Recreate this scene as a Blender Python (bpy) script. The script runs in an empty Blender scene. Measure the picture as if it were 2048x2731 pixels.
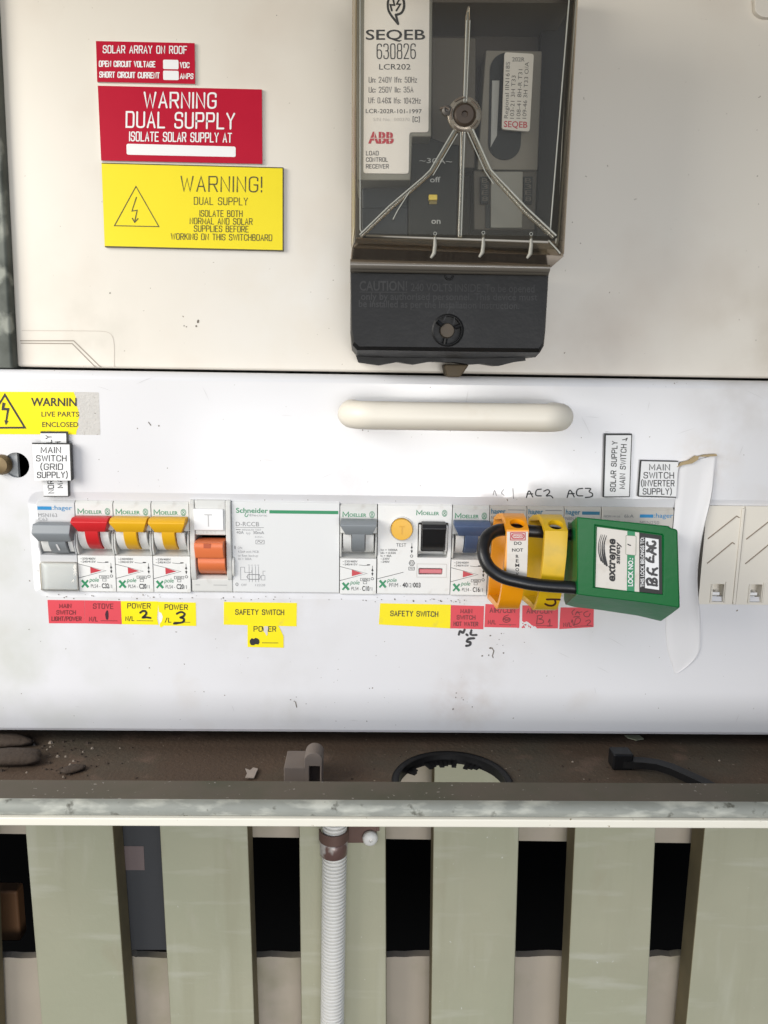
import bpy, math, random
from mathutils import Vector, Matrix
from mathutils.geometry import tessellate_polygon
random.seed(7)
sc = bpy.context.scene
COL = sc.collection
R = math.radians

# ------------------------------------------------------------------ camera
F_PX = 2050.0                      # focal length in photo pixels (photo 2048 x 2731)
PITCH, YAW, ROLL = R(10.2), 0.020, 0.0155
CAM = Vector((0.0, -0.361, 0.0))
fw = Vector((math.sin(YAW) * math.cos(PITCH), math.cos(YAW) * math.cos(PITCH), -math.sin(PITCH)))
rt0 = fw.cross(Vector((0, 0, 1))).normalized()
up0 = rt0.cross(fw).normalized()
rt = rt0 * math.cos(ROLL) + up0 * math.sin(ROLL)
up = up0 * math.cos(ROLL) - rt0 * math.sin(ROLL)
cd = bpy.data.cameras.new('camera')
cd.sensor_width = 36.0
cd.sensor_fit = 'AUTO'
cd.lens = F_PX / 2731.0 * 36.0
cd.clip_start, cd.clip_end = 0.01, 50.0
cam = bpy.data.objects.new('camera', cd)
COL.objects.link(cam)
cam.matrix_world = Matrix(((rt.x, up.x, -fw.x, CAM.x), (rt.y, up.y, -fw.y, CAM.y), (rt.z, up.z, -fw.z, CAM.z), (0, 0, 0, 1)))
sc.camera = cam

# ------------------------------------------------------------------ light
w = bpy.data.worlds.new('World')
sc.world = w
w.use_nodes = True
nt = w.node_tree
sky = nt.nodes.new('ShaderNodeTexSky')
sky.sky_type = 'NISHITA'
sky.sun_disc = False
sky.sun_elevation = R(48)
sky.sun_rotation = R(200)
nt.nodes['Background'].inputs['Strength'].default_value = 0.12
nt.links.new(sky.outputs[0], nt.nodes['Background'].inputs['Color'])


def lamp(name, loc, aim, sx, sy, power, col):
    l = bpy.data.lights.new(name, 'AREA')
    l.shape = 'RECTANGLE'
    l.size, l.size_y, l.energy, l.color = sx, sy, power, col
    o = bpy.data.objects.new(name, l)
    COL.objects.link(o)
    o.location = loc
    o.rotation_euler = (Vector(aim) - Vector(loc)).to_track_quat('-Z', 'Y').to_euler()
    return o


lamp('daylight_opening', (-0.56, -0.40, 0.21), (-0.05, 0, 0.0), 0.40, 0.40, 4.9, (1.0, 0.95, 0.86))
lamp('front_fill', (0.25, -2.2, -0.36), (0.05, 0, -0.2), 1.7, 0.5, 18, (0.985, 0.98, 1.0))  # unseen fill lamp added to brighten the lower panel and slats
lamp('window_gap', (0.27, -3.0, -0.10), (0.03, 0, -0.02), 0.30, 0.34, 5.5, (1.0, 0.98, 0.95))
lamp('window_gap_lower', (0.56, -3.0, -0.50), (0.05, 0, -0.05), 0.34, 0.40, 5.5, (1.0, 0.98, 0.95))
sc.view_settings.view_transform = 'Standard'
sc.view_settings.look = 'None'
sc.view_settings.exposure = 0.0
sc.view_settings.gamma = 1.0
sc.cycles.max_bounces = 8
sc.cycles.transparent_max_bounces = 16


# ------------------------------------------------------------------ pixel -> point on a plane y = const
def ray(px, py):
    return fw + rt * ((px - 1024.0) / F_PX) + up * ((1365.5 - py) / F_PX)


def W(px, py, y=0.0):
    d = ray(px, py)
    return CAM + d * ((y - CAM.y) / d.y)


def WZ(px, py, z):                 # point on a horizontal plane z = const
    d = ray(px, py)
    return CAM + d * ((z - CAM.z) / d.z)


def on(y):                         # surface function for a plane y = const
    return lambda px, py, lift=0.0: W(px, py, y - lift)


def onplane(a, b, c):
    n = (b - a).cross(c - a).normalized()
    if n.y > 0:
        n = -n

    def f(px, py, lift=0.0):
        d = ray(px, py)
        p = CAM + d * ((a - CAM).dot(n) / d.dot(n))
        return p + n * lift
    return f


# ------------------------------------------------------------------ materials
MATS = {}


def mat(name, col, rough=0.5, metal=0.0, var=0.06, scale=60, bump=0.0, bscale=400, specks=None, spec=0.5, stain=None, streak=None, blot=()):
    if name in MATS:
        return MATS[name]
    m = bpy.data.materials.new(name)
    m.use_nodes = True
    n, L = m.node_tree.nodes, m.node_tree.links
    b = n['Principled BSDF']
    b.inputs['Roughness'].default_value = rough
    b.inputs['Metallic'].default_value = metal
    b.inputs['Specular IOR Level'].default_value = spec
    tc = n.new('ShaderNodeTexCoord')
    nz = n.new('ShaderNodeTexNoise')
    nz.inputs['Scale'].default_value = scale
    nz.inputs['Detail'].default_value = 6
    L.new(tc.outputs['Object'], nz.inputs['Vector'])
    mx = n.new('ShaderNodeMix')
    mx.data_type = 'RGBA'
    mx.inputs[6].default_value = (*[min(1, c * (1 - var)) for c in col], 1)
    mx.inputs[7].default_value = (*[min(1, c * (1 + var)) for c in col], 1)
    L.new(nz.outputs['Fac'], mx.inputs[0])
    last = mx.outputs[2]

    def overlay(scale_, lo, hi, colr, detail=3, stretch=None, amt=1.0):
        nonlocal last
        z = n.new('ShaderNodeTexNoise')
        z.inputs['Scale'].default_value = scale_
        z.inputs['Detail'].default_value = detail
        if stretch:
            mp = n.new('ShaderNodeMapping')
            mp.inputs['Scale'].default_value = stretch[:3]
            if len(stretch) > 3:
                mp.inputs['Rotation'].default_value = (0, stretch[3], 0)
            L.new(tc.outputs['Object'], mp.inputs['Vector'])
            L.new(mp.outputs[0], z.inputs['Vector'])
        else:
            L.new(tc.outputs['Object'], z.inputs['Vector'])
        r = n.new('ShaderNodeMapRange')
        r.inputs[1].default_value, r.inputs[2].default_value = lo, hi
        r.inputs[4].default_value = amt
        L.new(z.outputs['Fac'], r.inputs[0])
        k = n.new('ShaderNodeMix')
        k.data_type = 'RGBA'
        L.new(r.outputs[0], k.inputs[0])
        L.new(last, k.inputs[6])
        k.inputs[7].default_value = (*colr, 1)
        last = k.outputs[2]
    if stain:
        for s in (stain if isinstance(stain, list) else [stain]):
            overlay(*s)
    for cen, rad, colr, amt in blot:
        vd = n.new('ShaderNodeVectorMath')
        vd.operation = 'DISTANCE'
        L.new(tc.outputs['Object'], vd.inputs[0])
        vd.inputs[1].default_value = cen
        r1 = n.new('ShaderNodeMapRange')
        r1.inputs[1].default_value, r1.inputs[2].default_value, r1.inputs[3].default_value, r1.inputs[4].default_value = 0.0, rad, 1.0, 0.0
        L.new(vd.outputs['Value'], r1.inputs[0])
        z = n.new('ShaderNodeTexNoise')
        z.inputs['Scale'].default_value, z.inputs['Detail'].default_value = 2.2 / rad, 7
        L.new(tc.outputs['Object'], z.inputs['Vector'])
        r2 = n.new('ShaderNodeMapRange')
        r2.inputs[1].default_value, r2.inputs[2].default_value, r2.inputs[4].default_value = 0.38, 0.72, amt
        L.new(z.outputs['Fac'], r2.inputs[0])
        mu = n.new('ShaderNodeMath')
        mu.operation = 'MULTIPLY'
        L.new(r1.outputs[0], mu.inputs[0])
        L.new(r2.outputs[0], mu.inputs[1])
        k = n.new('ShaderNodeMix')
        k.data_type = 'RGBA'
        L.new(mu.outputs[0], k.inputs[0])
        L.new(last, k.inputs[6])
        k.inputs[7].default_value = (*colr, 1)
        last = k.outputs[2]
    if specks:
        overlay(*specks)
    L.new(last, b.inputs['Base Color'])
    rr = n.new('ShaderNodeMapRange')
    rr.inputs[3].default_value, rr.inputs[4].default_value = max(0.03, rough * 0.8), min(1, rough * 1.25)
    L.new(nz.outputs['Fac'], rr.inputs[0])
    L.new(rr.outputs[0], b.inputs['Roughness'])
    if bump:
        z = n.new('ShaderNodeTexNoise')
        z.inputs['Scale'].default_value = bscale
        z.inputs['Detail'].default_value = 4
        L.new(tc.outputs['Object'], z.inputs['Vector'])
        bp = n.new('ShaderNodeBump')
        bp.inputs['Strength'].default_value = bump
        bp.inputs['Distance'].default_value = 0.001
        L.new(z.outputs['Fac'], bp.inputs['Height'])
        L.new(bp.outputs[0], b.inputs['Normal'])
    MATS[name] = m
    return m


def clear(name, tint, fac=0.06, rough=0.05, body=None, bodyfac=0.0):
    """thin clear plastic: see-through sheet with a glossy fresnel skin and a little milky body"""
    m = bpy.data.materials.new(name)
    m.use_nodes = True
    n, L = m.node_tree.nodes, m.node_tree.links
    n.remove(n['Principled BSDF'])
    out = n['Material Output']
    t = n.new('ShaderNodeBsdfTransparent')
    t.inputs['Color'].default_value = (*tint, 1)
    g = n.new('ShaderNodeBsdfGlossy')
    g.inputs['Roughness'].default_value = rough
    g.inputs['Color'].default_value = (1.0, 0.86, 0.70, 1)
    fr = n.new('ShaderNodeFresnel')
    fr.inputs['IOR'].default_value = 1.0 + fac * 8
    a = n.new('ShaderNodeMixShader')
    L.new(fr.outputs[0], a.inputs[0])
    L.new(t.outputs[0], a.inputs[1])
    L.new(g.outputs[0], a.inputs[2])
    last = a
    if body:
        d = n.new('ShaderNodeBsdfDiffuse')
        d.inputs['Color'].default_value = (*body, 1)
        c = n.new('ShaderNodeMixShader')
        c.inputs[0].default_value = bodyfac
        L.new(a.outputs[0], c.inputs[1])
        L.new(d.outputs[0], c.inputs[2])
        last = c
    L.new(last.outputs[0], out.inputs[0])
    return m


# ------------------------------------------------------------------ mesh builder
class MB:
    def __init__(self):
        self.v, self.f, self.m = [], [], []

    def face(self, pts, mi=0):
        i = len(self.v)
        self.v += [Vector(p) for p in pts]
        self.f.append(tuple(range(i, i + len(pts))))
        self.m.append(mi)

    def loft(self, secs, mi=0, cap0=True, cap1=True, closed=True):
        k = len(secs[0])
        b = len(self.v)
        for s in secs:
            self.v += [Vector(p) for p in s]
        for i in range(len(secs) - 1):
            for j in range(k if closed else k - 1):
                j2 = (j + 1) % k
                self.f.append((b + i * k + j, b + i * k + j2, b + (i + 1) * k + j2, b + (i + 1) * k + j))
                self.m.append(mi)
        if cap0:
            self.f.append(tuple(range(b + k - 1, b - 1, -1)))
            self.m.append(mi)
        if cap1:
            e = b + (len(secs) - 1) * k
            self.f.append(tuple(range(e, e + k)))
            self.m.append(mi)

    def box(self, x0, x1, y0, y1, z0, z1, mi=0):
        self.loft([[(x0, y0, z0), (x1, y0, z0), (x1, y1, z0), (x0, y1, z0)], [(x0, y0, z1), (x1, y0, z1), (x1, y1, z1), (x0, y1, z1)]], mi)

    def prism(self, poly, y0, y1, mi=0):           # px polygon pushed from y0 (front) to y1 at its true size
        a = [W(p[0], p[1], y0) for p in poly]
        self.loft([a, [Vector((p.x, y1, p.z)) for p in a]], mi)

    def tube(self, path, r, n=14, mi=0, caps=True):
        path = [Vector(p) for p in path]
        rs = r if isinstance(r, (list, tuple)) else [r] * len(path)
        secs, ref = [], None
        for i, p in enumerate(path):
            t = (path[min(i + 1, len(path) - 1)] - path[max(i - 1, 0)]).normalized()
            if ref is None:
                ref = t.orthogonal().normalized()
            ref = (ref - t * ref.dot(t)).normalized()
            q = t.cross(ref)
            secs.append([p + (ref * math.cos(a) + q * math.sin(a)) * rs[i] for a in [2 * math.pi * j / n for j in range(n)]])
        self.loft(secs, mi, caps, caps)

    def lathe(self, c, axis, prof, n=32, mi=0, cap=True):   # prof: (radius, distance along axis)
        c, axis = Vector(c), Vector(axis).normalized()
        u = axis.orthogonal().normalized()
        q = axis.cross(u)
        secs = [[c + axis * h + (u * math.cos(a) + q * math.sin(a)) * r for a in [2 * math.pi * j / n for j in range(n)]] for r, h in prof]
        self.loft(secs, mi, cap, cap)

    def sheet(self, outer, holes=(), mi=0):        # flat polygon with holes, points already in space
        loops = [[Vector(p) for p in outer]] + [[Vector(p) for p in h] for h in holes]
        pts = [p for l in loops for p in l]
        b = len(self.v)
        self.v += pts
        for t in tessellate_polygon(loops):
            self.f.append(tuple(b + i for i in t))
            self.m.append(mi)

    def ribbon(self, pts, wd, surf, lift=0.0001, mi=0, caps=True):   # stroke of width wd px along px points
        P = [Vector((p[0], p[1])) for p in pts]
        Q = [P[0]]
        for p in P[1:]:
            if (p - Q[-1]).length > 1e-4:
                Q.append(p)
        P = Q
        if len(P) < 2:
            return
        closed = (P[0] - P[-1]).length < 1e-3
        if closed:
            P = P[:-1]
        N = len(P)
        wl = wd if isinstance(wd, (list, tuple)) else [wd] * N
        Ls, Rs = [], []
        for i in range(N):
            a = P[i - 1] if (i > 0 or closed) else None
            c = P[(i + 1) % N] if (i < N - 1 or closed) else None
            d1 = (P[i] - a).normalized() if a is not None else None
            d2 = (c - P[i]).normalized() if c is not None else None
            d1 = d1 or d2
            d2 = d2 or d1
            n1, n2 = Vector((-d1.y, d1.x)), Vector((-d2.y, d2.x))
            m = n1 + n2
            m = m.normalized() if m.length > 1e-3 else n1
            k = min(1.6, 1 / max(0.3, m.dot(n1)))
            h = wl[min(i, len(wl) - 1)] * 0.5
            Ls.append(P[i] + m * h * k)
            Rs.append(P[i] - m * h * k)
        b = len(self.v)
        for l, r_ in zip(Ls, Rs):
            self.v += [surf(l.x, l.y, lift), surf(r_.x, r_.y, lift)]
        for i in range(N if closed else N - 1):
            j = (i + 1) % N
            self.f.append((b + 2 * i, b + 2 * j, b + 2 * j + 1, b + 2 * i + 1))
            self.m.append(mi)
        if caps and not closed:
            for e, s in ((0, 1), (N - 1, -1)):
                d = (P[1] - P[0]).normalized() if e == 0 else (P[-1] - P[-2]).normalized()
                h = wl[min(e, len(wl) - 1)] * 0.5
                nn = Vector((-d.y, d.x))
                fan = [P[e] + (nn * math.cos(a) - d * s * math.sin(a)) * h for a in [math.pi * k / 5 for k in range(6)]]
                self.face([surf(p.x, p.y, lift) for p in fan], mi)

    def poly(self, pts, surf, lift=0.0001, mi=0):
        self.sheet([surf(p[0], p[1], lift) for p in pts], (), mi)

    def build(self, name, mats, parent=None, bevel=0.0, seg=2, smooth=True, angle=32, loc=None):
        if not isinstance(mats, (list, tuple)):
            mats = [mats]
        me = bpy.data.meshes.new(name)
        if parent is not None:
            o0 = parent['_loc']
        else:
            lo = [min(v[i] for v in self.v) for i in range(3)]
            hi = [max(v[i] for v in self.v) for i in range(3)]
            o0 = loc or ((lo[0] + hi[0]) / 2, (lo[1] + hi[1]) / 2, lo[2])
        o0 = Vector(o0)
        me.from_pydata([v - o0 for v in self.v], [], self.f)
        for m in mats:
            me.materials.append(m)
        me.polygons.foreach_set('material_index', self.m)
        me.validate()
        ob = bpy.data.objects.new(name, me)
        COL.objects.link(ob)
        if parent is not None:
            ob.parent = parent['_o']
        else:
            ob.location = o0
        import bmesh
        bm = bmesh.new()
        bm.from_mesh(me)
        bmesh.ops.recalc_face_normals(bm, faces=bm.faces)
        bm.to_mesh(me)
        bm.free()
        if smooth:
            me.shade_smooth()
            me.set_sharp_from_angle(angle=R(angle))
        if bevel:
            md = ob.modifiers.new('edge', 'BEVEL')
            md.width, md.segments, md.limit_method, md.angle_limit = bevel, seg, 'ANGLE', R(32)
            md.harden_normals = True
        return H(ob, o0)


class H(dict):                                     # handle on an object: the object and the world origin of its mesh space
    def __init__(self, o, loc):
        super().__init__(_o=o, _loc=tuple(loc))


def thing(name, label, cat, loc, group=None):
    o = bpy.data.objects.new(name, None)
    o.empty_display_size = 0.01
    COL.objects.link(o)
    o.location = loc
    h = H(o, loc)
    tag(h, label, cat, group)
    return h


def tag(h, label, cat, group=None):
    o = h['_o']
    o['label'], o['category'] = label, cat
    if group:
        o['group'] = group
    return h


def structure(h):
    h['_o']['kind'] = 'structure'
    return h


def cut(h, mb):                                    # punch a real hole: the cutter is used once and removed
    me = bpy.data.meshes.new('c')
    o0 = Vector(h['_loc'])
    me.from_pydata([v - o0 for v in mb.v], [], mb.f)
    import bmesh
    bm = bmesh.new()
    bm.from_mesh(me)
    bmesh.ops.recalc_face_normals(bm, faces=bm.faces)
    bm.to_mesh(me)
    bm.free()
    ob = h['_o']
    c = bpy.data.objects.new('c', me)
    COL.objects.link(c)
    c.matrix_world = ob.matrix_world.copy() if ob.parent is None else Matrix.Translation(o0)
    c.location = o0
    par = ob.parent
    tmp = bpy.data.objects.new('t', ob.data)
    COL.objects.link(tmp)
    tmp.location = o0
    md = tmp.modifiers.new('b', 'BOOLEAN')
    md.operation, md.object, md.solver = 'DIFFERENCE', c, 'EXACT'
    bpy.context.view_layer.update()
    dg = bpy.context.evaluated_depsgraph_get()
    new = bpy.data.meshes.new_from_object(tmp.evaluated_get(dg))
    ob.data = new
    new.shade_smooth()
    new.set_sharp_from_angle(angle=R(32))
    bpy.data.objects.remove(tmp)
    bpy.data.objects.remove(c)


# ------------------------------------------------------------------ lettering
G = {
    'A': '0,0 2,6 4,0;.7,2 3.3,2', 'B': '0,0 0,6 2.2,6 3.6,6r 3.6,3.2r 2.2,3.2 0,3.2;2.2,3.2 4,3.2r 4,0r 2.2,0 0,0',
    'C': '4,4.4 4,6r 0,6r 0,3 0,0r 4,0r 4,1.6', 'D': '0,0 0,6 2,6 4,6r 4,3 4,0r 2,0 0,0', 'E': '3.6,0 0,0 0,6 3.6,6;0,3.1 3,3.1',
    'F': '0,0 0,6 3.6,6;0,3.1 3,3.1', 'G': '4,4.5 4,6r 0,6r 0,3 0,0r 4,0r 4,2.8 2.3,2.8', 'H': '0,0 0,6;4,0 4,6;0,3.1 4,3.1',
    'I': '0,0 0,6', 'J': '3,6 3,1.5 3,0r 0,0r 0,1.6', 'K': '0,0 0,6;3.8,6 0,2.4;1.4,3.7 4,0', 'L': '0,6 0,0 3.4,0',
    'M': '0,0 0,6 2.4,1.2 4.8,6 4.8,0', 'N': '0,0 0,6 4,0 4,6', 'O': '2,6 4,6r 4,3 4,0r 2,0 0,0r 0,3 0,6r 2,6',
    'P': '0,0 0,6 2.4,6 4,6r 4,2.8r 2.4,2.8 0,2.8', 'Q': '2,6 4,6r 4,3 4,0r 2,0 0,0r 0,3 0,6r 2,6;2.6,1.6 4.2,-.3',
    'R': '0,0 0,6 2.4,6 4,6r 4,2.9r 2.4,2.9 0,2.9;2.2,2.9 4,0', 'S': '3.9,4.6 3.9,6r .1,6r .1,3.2r 2,3.1 3.9,3r 4,0r 0,0r 0,1.5',
    'T': '0,6 4,6;2,6 2,0', 'U': '0,6 0,2 0,0r 4,0r 4,2 4,6', 'V': '0,6 2,0 4,6', 'W': '0,6 1.4,0 2.9,5.2 4.4,0 5.8,6', 'X': '0,0 4,6;0,6 4,0',
    'Y': '0,6 2,3 4,6;2,3 2,0', 'Z': '0,6 4,6 0,0 4,0', '0': '1.8,6 3.6,6r 3.6,3 3.6,0r 1.8,0 0,0r 0,3 0,6r 1.8,6',
    '1': '0,4.8 1.5,6 1.5,0', '2': '0,4.6 0,6r 3.7,6r 3.7,3.8r 0,0 3.8,0', '3': '0,5 0,6r 3.6,6r 3.6,3.2r 1.6,3.2;1.6,3.2 3.8,3.2r 3.8,0r 0,0r 0,1.2',
    '4': '2.8,0 2.8,6 0,1.7 4,1.7', '5': '3.6,6 .4,6 .2,3.4 1,3.8 3.8,3.8r 3.8,0r 0,0r 0,1.2', '6': '3.6,5 3.6,6r 0,6r 0,3 0,0r 3.8,0r 3.8,3.6r 0,3.6r 0,2.4',
    '7': '0,6 3.8,6 1.4,0', '8': '1.9,3.2 .2,3.2r .2,6r 1.9,6 3.6,6r 3.6,3.2r 1.9,3.2;1.9,3.2 0,3.2r 0,0r 1.9,0 3.8,0r 3.8,3.2r 1.9,3.2',
    '9': '.2,1 .2,0r 3.8,0r 3.8,3 3.8,6r 0,6r 0,2.4r 3.8,2.4r 3.8,3.6', '-': '0,2.7 2.2,2.7', '.': '0,0 0,.5', ':': '0,.3 0,.8;0,3.2 0,3.7', '/': '0,-.4 2.4,6.4',
    '(': '1.3,7 0,5.4r 0,.6r 1.3,-1', ')': '0,7 1.3,5.4r 1.3,.6r 0,-1', '!': '0,6 0,1.8;0,0 0,.5', '~': '0,2.6 .8,4.2r 2.4,1.6r 3.2,3.4',
    '%': '0,0 4,6;.2,5.8 1.4,5.8 1.4,4.4 .2,4.4 .2,5.8;2.6,1.6 3.8,1.6 3.8,.2 2.6,.2 2.6,1.6', '[': '1.2,-.6 0,-.6 0,6.6 1.2,6.6', ']': '0,-.6 1.2,-.6 1.2,6.6 0,6.6',
    'n': '0,0 0,4;0,2.6 0,4r 3,4r 3,2.5 3,0', 'c': '3,3 3,4r 0,4r 0,2 0,0r 3,0r 3,1', 'f': '1,0 1,4.8 1,6r 2.3,6;0,4 2.1,4', 's': '2.8,3.2 2.8,4r 0,4r 0,2.1r 1.5,2 3,2r 3,0r 0,0r 0,.8',
    'l': '0,0 0,6', 'z': '0,4 3,4 0,0 3,0', 'm': '0,0 0,4;0,3 0,4r 2.2,4r 2.2,2.5 2.2,0;2.2,3 2.2,4r 4.4,4r 4.4,2.5 4.4,0',
    '=': '0,2 3,2;0,3.8 3,3.8',
}


def roundpoly(spec):
    P = []
    for t in spec.split():
        r = t.endswith('r')
        a, b = t.rstrip('r').split(',')
        P.append((Vector((float(a), float(b))), r))
    out = []
    for i, (p, r) in enumerate(P):
        if not r or i == 0 or i == len(P) - 1:
            out.append(p)
            continue
        a = p + (P[i - 1][0] - p) * 0.5
        b = p + (P[i + 1][0] - p) * 0.5
        for k in range(6):
            t = k / 5
            out.append(a * (1 - t) ** 2 + p * 2 * t * (1 - t) + b * t * t)
    return out


GL = {k: [roundpoly(s) for s in v.split(';')] for k, v in G.items()}


def frame2(p0, p1, h):
    p0, p1 = Vector(p0), Vector(p1)
    d = p1 - p0
    n = Vector((d.y, -d.x)).normalized() * h
    return p0, d, n


def stext(mb, s, p0, p1, h, surf, sw=3.0, mi=0, lift=0.00012, slant=0.0, gap=1.95):
    """single-stroke (engraved) lettering: baseline p0 -> p1 in px, capital height h px"""
    x, items = 0.0, []
    for ch in s:
        if ch == ' ':
            x += 4.2
            continue
        g = GL.get(ch) or GL.get(ch.upper())
        wd = max(p.x for l in g for p in l)
        for l in g:
            items.append([(p.x + x, p.y) for p in l])
        x += wd + gap
    tot = x - gap
    p0, d, n = frame2(p0, p1, h)
    k = 0
    for l in items:
        pts = []
        for a, b in l:
            q = p0 + d * ((a + slant * b) / tot) + n * (b / 6)
            pts.append(q)
        mb.ribbon(pts, sw, surf, lift + 0.000006 * (k % 5), mi)
        k += 1


_fc = {}


def fmesh(s, bold):
    key = (s, bold)
    if key not in _fc:
        c = bpy.data.curves.new('t', 'FONT')
        c.body = s
        c.resolution_u = 3
        c.offset = bold
        o = bpy.data.objects.new('t', c)
        me = bpy.data.meshes.new_from_object(o)
        _fc[key] = ([(v.co.x, v.co.y) for v in me.vertices], [tuple(p.vertices) for p in me.polygons])
        bpy.data.meshes.remove(me)
        bpy.data.objects.remove(o)
    return _fc[key]


CAP = max(v[1] for v in fmesh('H', 0.0)[0])


def ftext(mb, s, p0, p1, h, surf, bold=0.0, mi=0, lift=0.00012, slant=0.0):
    vs, fs = fmesh(s, bold)
    x0, x1 = min(v[0] for v in vs), max(v[0] for v in vs)
    p0, d, n = frame2(p0, p1, h)
    b = len(mb.v)
    for x, y in vs:
        q = p0 + d * ((x - x0 + slant * y) / (x1 - x0)) + n * (y / CAP)
        mb.v.append(surf(q.x, q.y, lift))
    for f in fs:
        mb.f.append(tuple(b + i for i in f))
        mb.m.append(mi)


def chaik(pts, it=2):
    for _ in range(it):
        o = [pts[0]]
        for a, b in zip(pts, pts[1:]):
            o.append((a[0] * .75 + b[0] * .25, a[1] * .75 + b[1] * .25))
            o.append((a[0] * .25 + b[0] * .75, a[1] * .25 + b[1] * .75))
        o.append(pts[-1])
        pts = o
    return pts


def hand(mb, strokes, wd, surf, lift=0.00013, mi=0, k=0):
    for i, s in enumerate(strokes):
        p = chaik(s)
        wl = [wd * random.uniform(.85, 1.15) for _ in p]
        mb.ribbon(p, wl, surf, lift + 0.000007 * (i + k), mi)


def zoom(ox, oy, s):
    return lambda x, y: (ox + x / s, oy + y / s)


def rrect(x0, y0, x1, y1, r, n=4):
    out = []
    for cx, cy, a0 in ((x1 - r, y0 + r, -90), (x1 - r, y1 - r, 0), (x0 + r, y1 - r, 90), (x0 + r, y0 + r, 180)):
        for k in range(n + 1):
            a = R(a0 + 90 * k / n)
            out.append((cx + r * math.cos(a), cy + r * math.sin(a)))
    return out


def rquad(q, r, n=3):
    """round the corners of a px polygon"""
    out = []
    N = len(q)
    for i in range(N):
        p = Vector(q[i])
        a, b = Vector(q[i - 1]) - p, Vector(q[(i + 1) % N]) - p
        a, b = p + a.normalized() * r, p + b.normalized() * r
        for k in range(n + 1):
            t = k / n
            v = a * (1 - t) ** 2 + p * 2 * t * (1 - t) + b * t * t
            out.append((v.x, v.y))
    return out


def circ(cx, cy, r, n=24, ry=None):
    return [(cx + r * math.cos(2 * math.pi * k / n), cy + (ry or r) * math.sin(2 * math.pi * k / n)) for k in range(n)]


# colours
M_board = mat('board_cream_enamel', (0.70, 0.655, 0.582), 0.34, var=0.05, scale=9, bump=0.04, bscale=30,
              blot=[((-0.13, 0, 0.012), .035, (.50, .47, .40), .5), ((-0.03, 0, 0.035), .06, (.74, .73, .70), .7), ((0.19, 0, 0.02), .05, (.48, .42, .33), .6), ((-0.06, 0, 0.05), .05, (.72, .70, .66), .6), ((0.10, 0, 0.005), .05, (.50, .43, .36), .5)],
              stain=[(14, .50, .78, (0.58, 0.50, 0.42), 5, None, .6)], specks=(420, .735, .78, (0.25, 0.2, 0.15), 2))
PB = lambda px, py: tuple(W(px, py, 0) - Vector((0, 0, W(1024, 1957, 0).z)))
M_panel = mat('panel_white_enamel', (0.70, 0.697, 0.712), 0.17, var=0.04, scale=12, bump=0.07, bscale=26,
              blot=[(PB(1240, 1875), .022, (0.46, 0.37, 0.32), .6), (PB(760, 1880), .030, (0.52, 0.50, 0.47), .35), (PB(1300, 1740), .03, (0.52, 0.48, 0.44), .35), (PB(1250, 1600), .02, (.50, .46, .42), .5), (PB(700, 1600), .05, (.46, .43, .39), .6), (PB(330, 1600), .03, (.46, .43, .39), .5),
                    (PB(1500, 1330), .03, (.48, .45, .42), .5), (PB(900, 1320), .05, (.50, .47, .45), .5), (PB(60, 1800), .07, (.46, .48, .40), .6), (PB(20, 1450), .05, (.46, .48, .40), .6), (PB(1990, 1010), .04, (.42, .38, .34), .6), (PB(1880, 1230), .02, (.50, .40, .28), .5)],  # grey-green blots at the far left paint in a reflection
              stain=[(30, .60, .82, (0.60, 0.56, 0.52), 4, None, .5)], specks=(520, .735, .77, (0.22, 0.19, 0.16), 2))
M_dirtpanel = mat('panel_dusty_enamel', (0.66, 0.64, 0.63), 0.45, var=0.06, scale=40, stain=(120, .5, .75, (0.42, 0.37, 0.32), 5, None, .7))
M_galv = mat('galvanised_steel', (0.105, 0.115, 0.10), 0.6, 0.15, var=0.35, scale=60, bump=0.1, bscale=300,
             stain=[(45, .45, .62, (0.05, 0.057, 0.047), 6), (70, .56, .66, (0.24, 0.25, 0.215), 6)])
M_rail = mat('galvanised_edge', (0.25, 0.26, 0.23), 0.55, 0.15, var=0.2, scale=80, bump=0.1, bscale=300,
             stain=[(130, .47, .66, (0.50, 0.505, 0.44), 9, (.55, 1, 1.8), .85), (160, .62, .7, (0.1, 0.1, 0.08), 4)])
M_lip = mat('dusty_steel_lip', (0.105, 0.088, 0.066), 0.85, var=0.25, scale=50, stain=[(25, .45, .7, (0.068, 0.07, 0.045), 4)], specks=(500, .70, .74, (.25, .23, .2), 2))
M_floor = mat('rusty_dirty_floor', (0.078, 0.050, 0.031), 0.95, var=0.22, scale=35, bump=0.5, bscale=500,
              stain=[(18, .48, .72, (0.065, 0.055, 0.038), 6), (60, .58, .75, (0.13, 0.085, 0.06), 5)], specks=(420, .73, .77, (.24, .20, .15), 2))
M_trim = mat('cream_trim_paint', (0.80, 0.77, 0.66), 0.5, var=0.04, scale=50, specks=(330, .70, .74, (0.25, 0.2, 0.1), 3))
M_slat = mat('olive_painted_timber', (0.435, 0.42, 0.298), 0.6, var=0.12, scale=16, bump=0.2, bscale=190,
             stain=[(5, .42, .66, (0.395, 0.405, 0.28), 4, None, .7), (38, .56, .72, (0.36, 0.34, 0.23), 6, (1.6, 1, .12), .45), (55, .58, .74, (.54, .53, .42), 6, (1, 1, .16), .5), (60, .56, .68, (.56, .55, .45), 7, (.18, 1, 1.2, 0.65), .5), (26, .60, .72, (.38, .33, .22), 5, (1, 1, .6), .45), (90, .62, .76, (.46, .44, .33), 5, (1, 1, .25), .6)], specks=(210, .74, .77, (.62, .62, .55), 2))
M_slatside = mat('raw_timber_edge', (0.19, 0.155, 0.085), 0.8, var=0.25, scale=60, bump=0.2, bscale=150)
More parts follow.
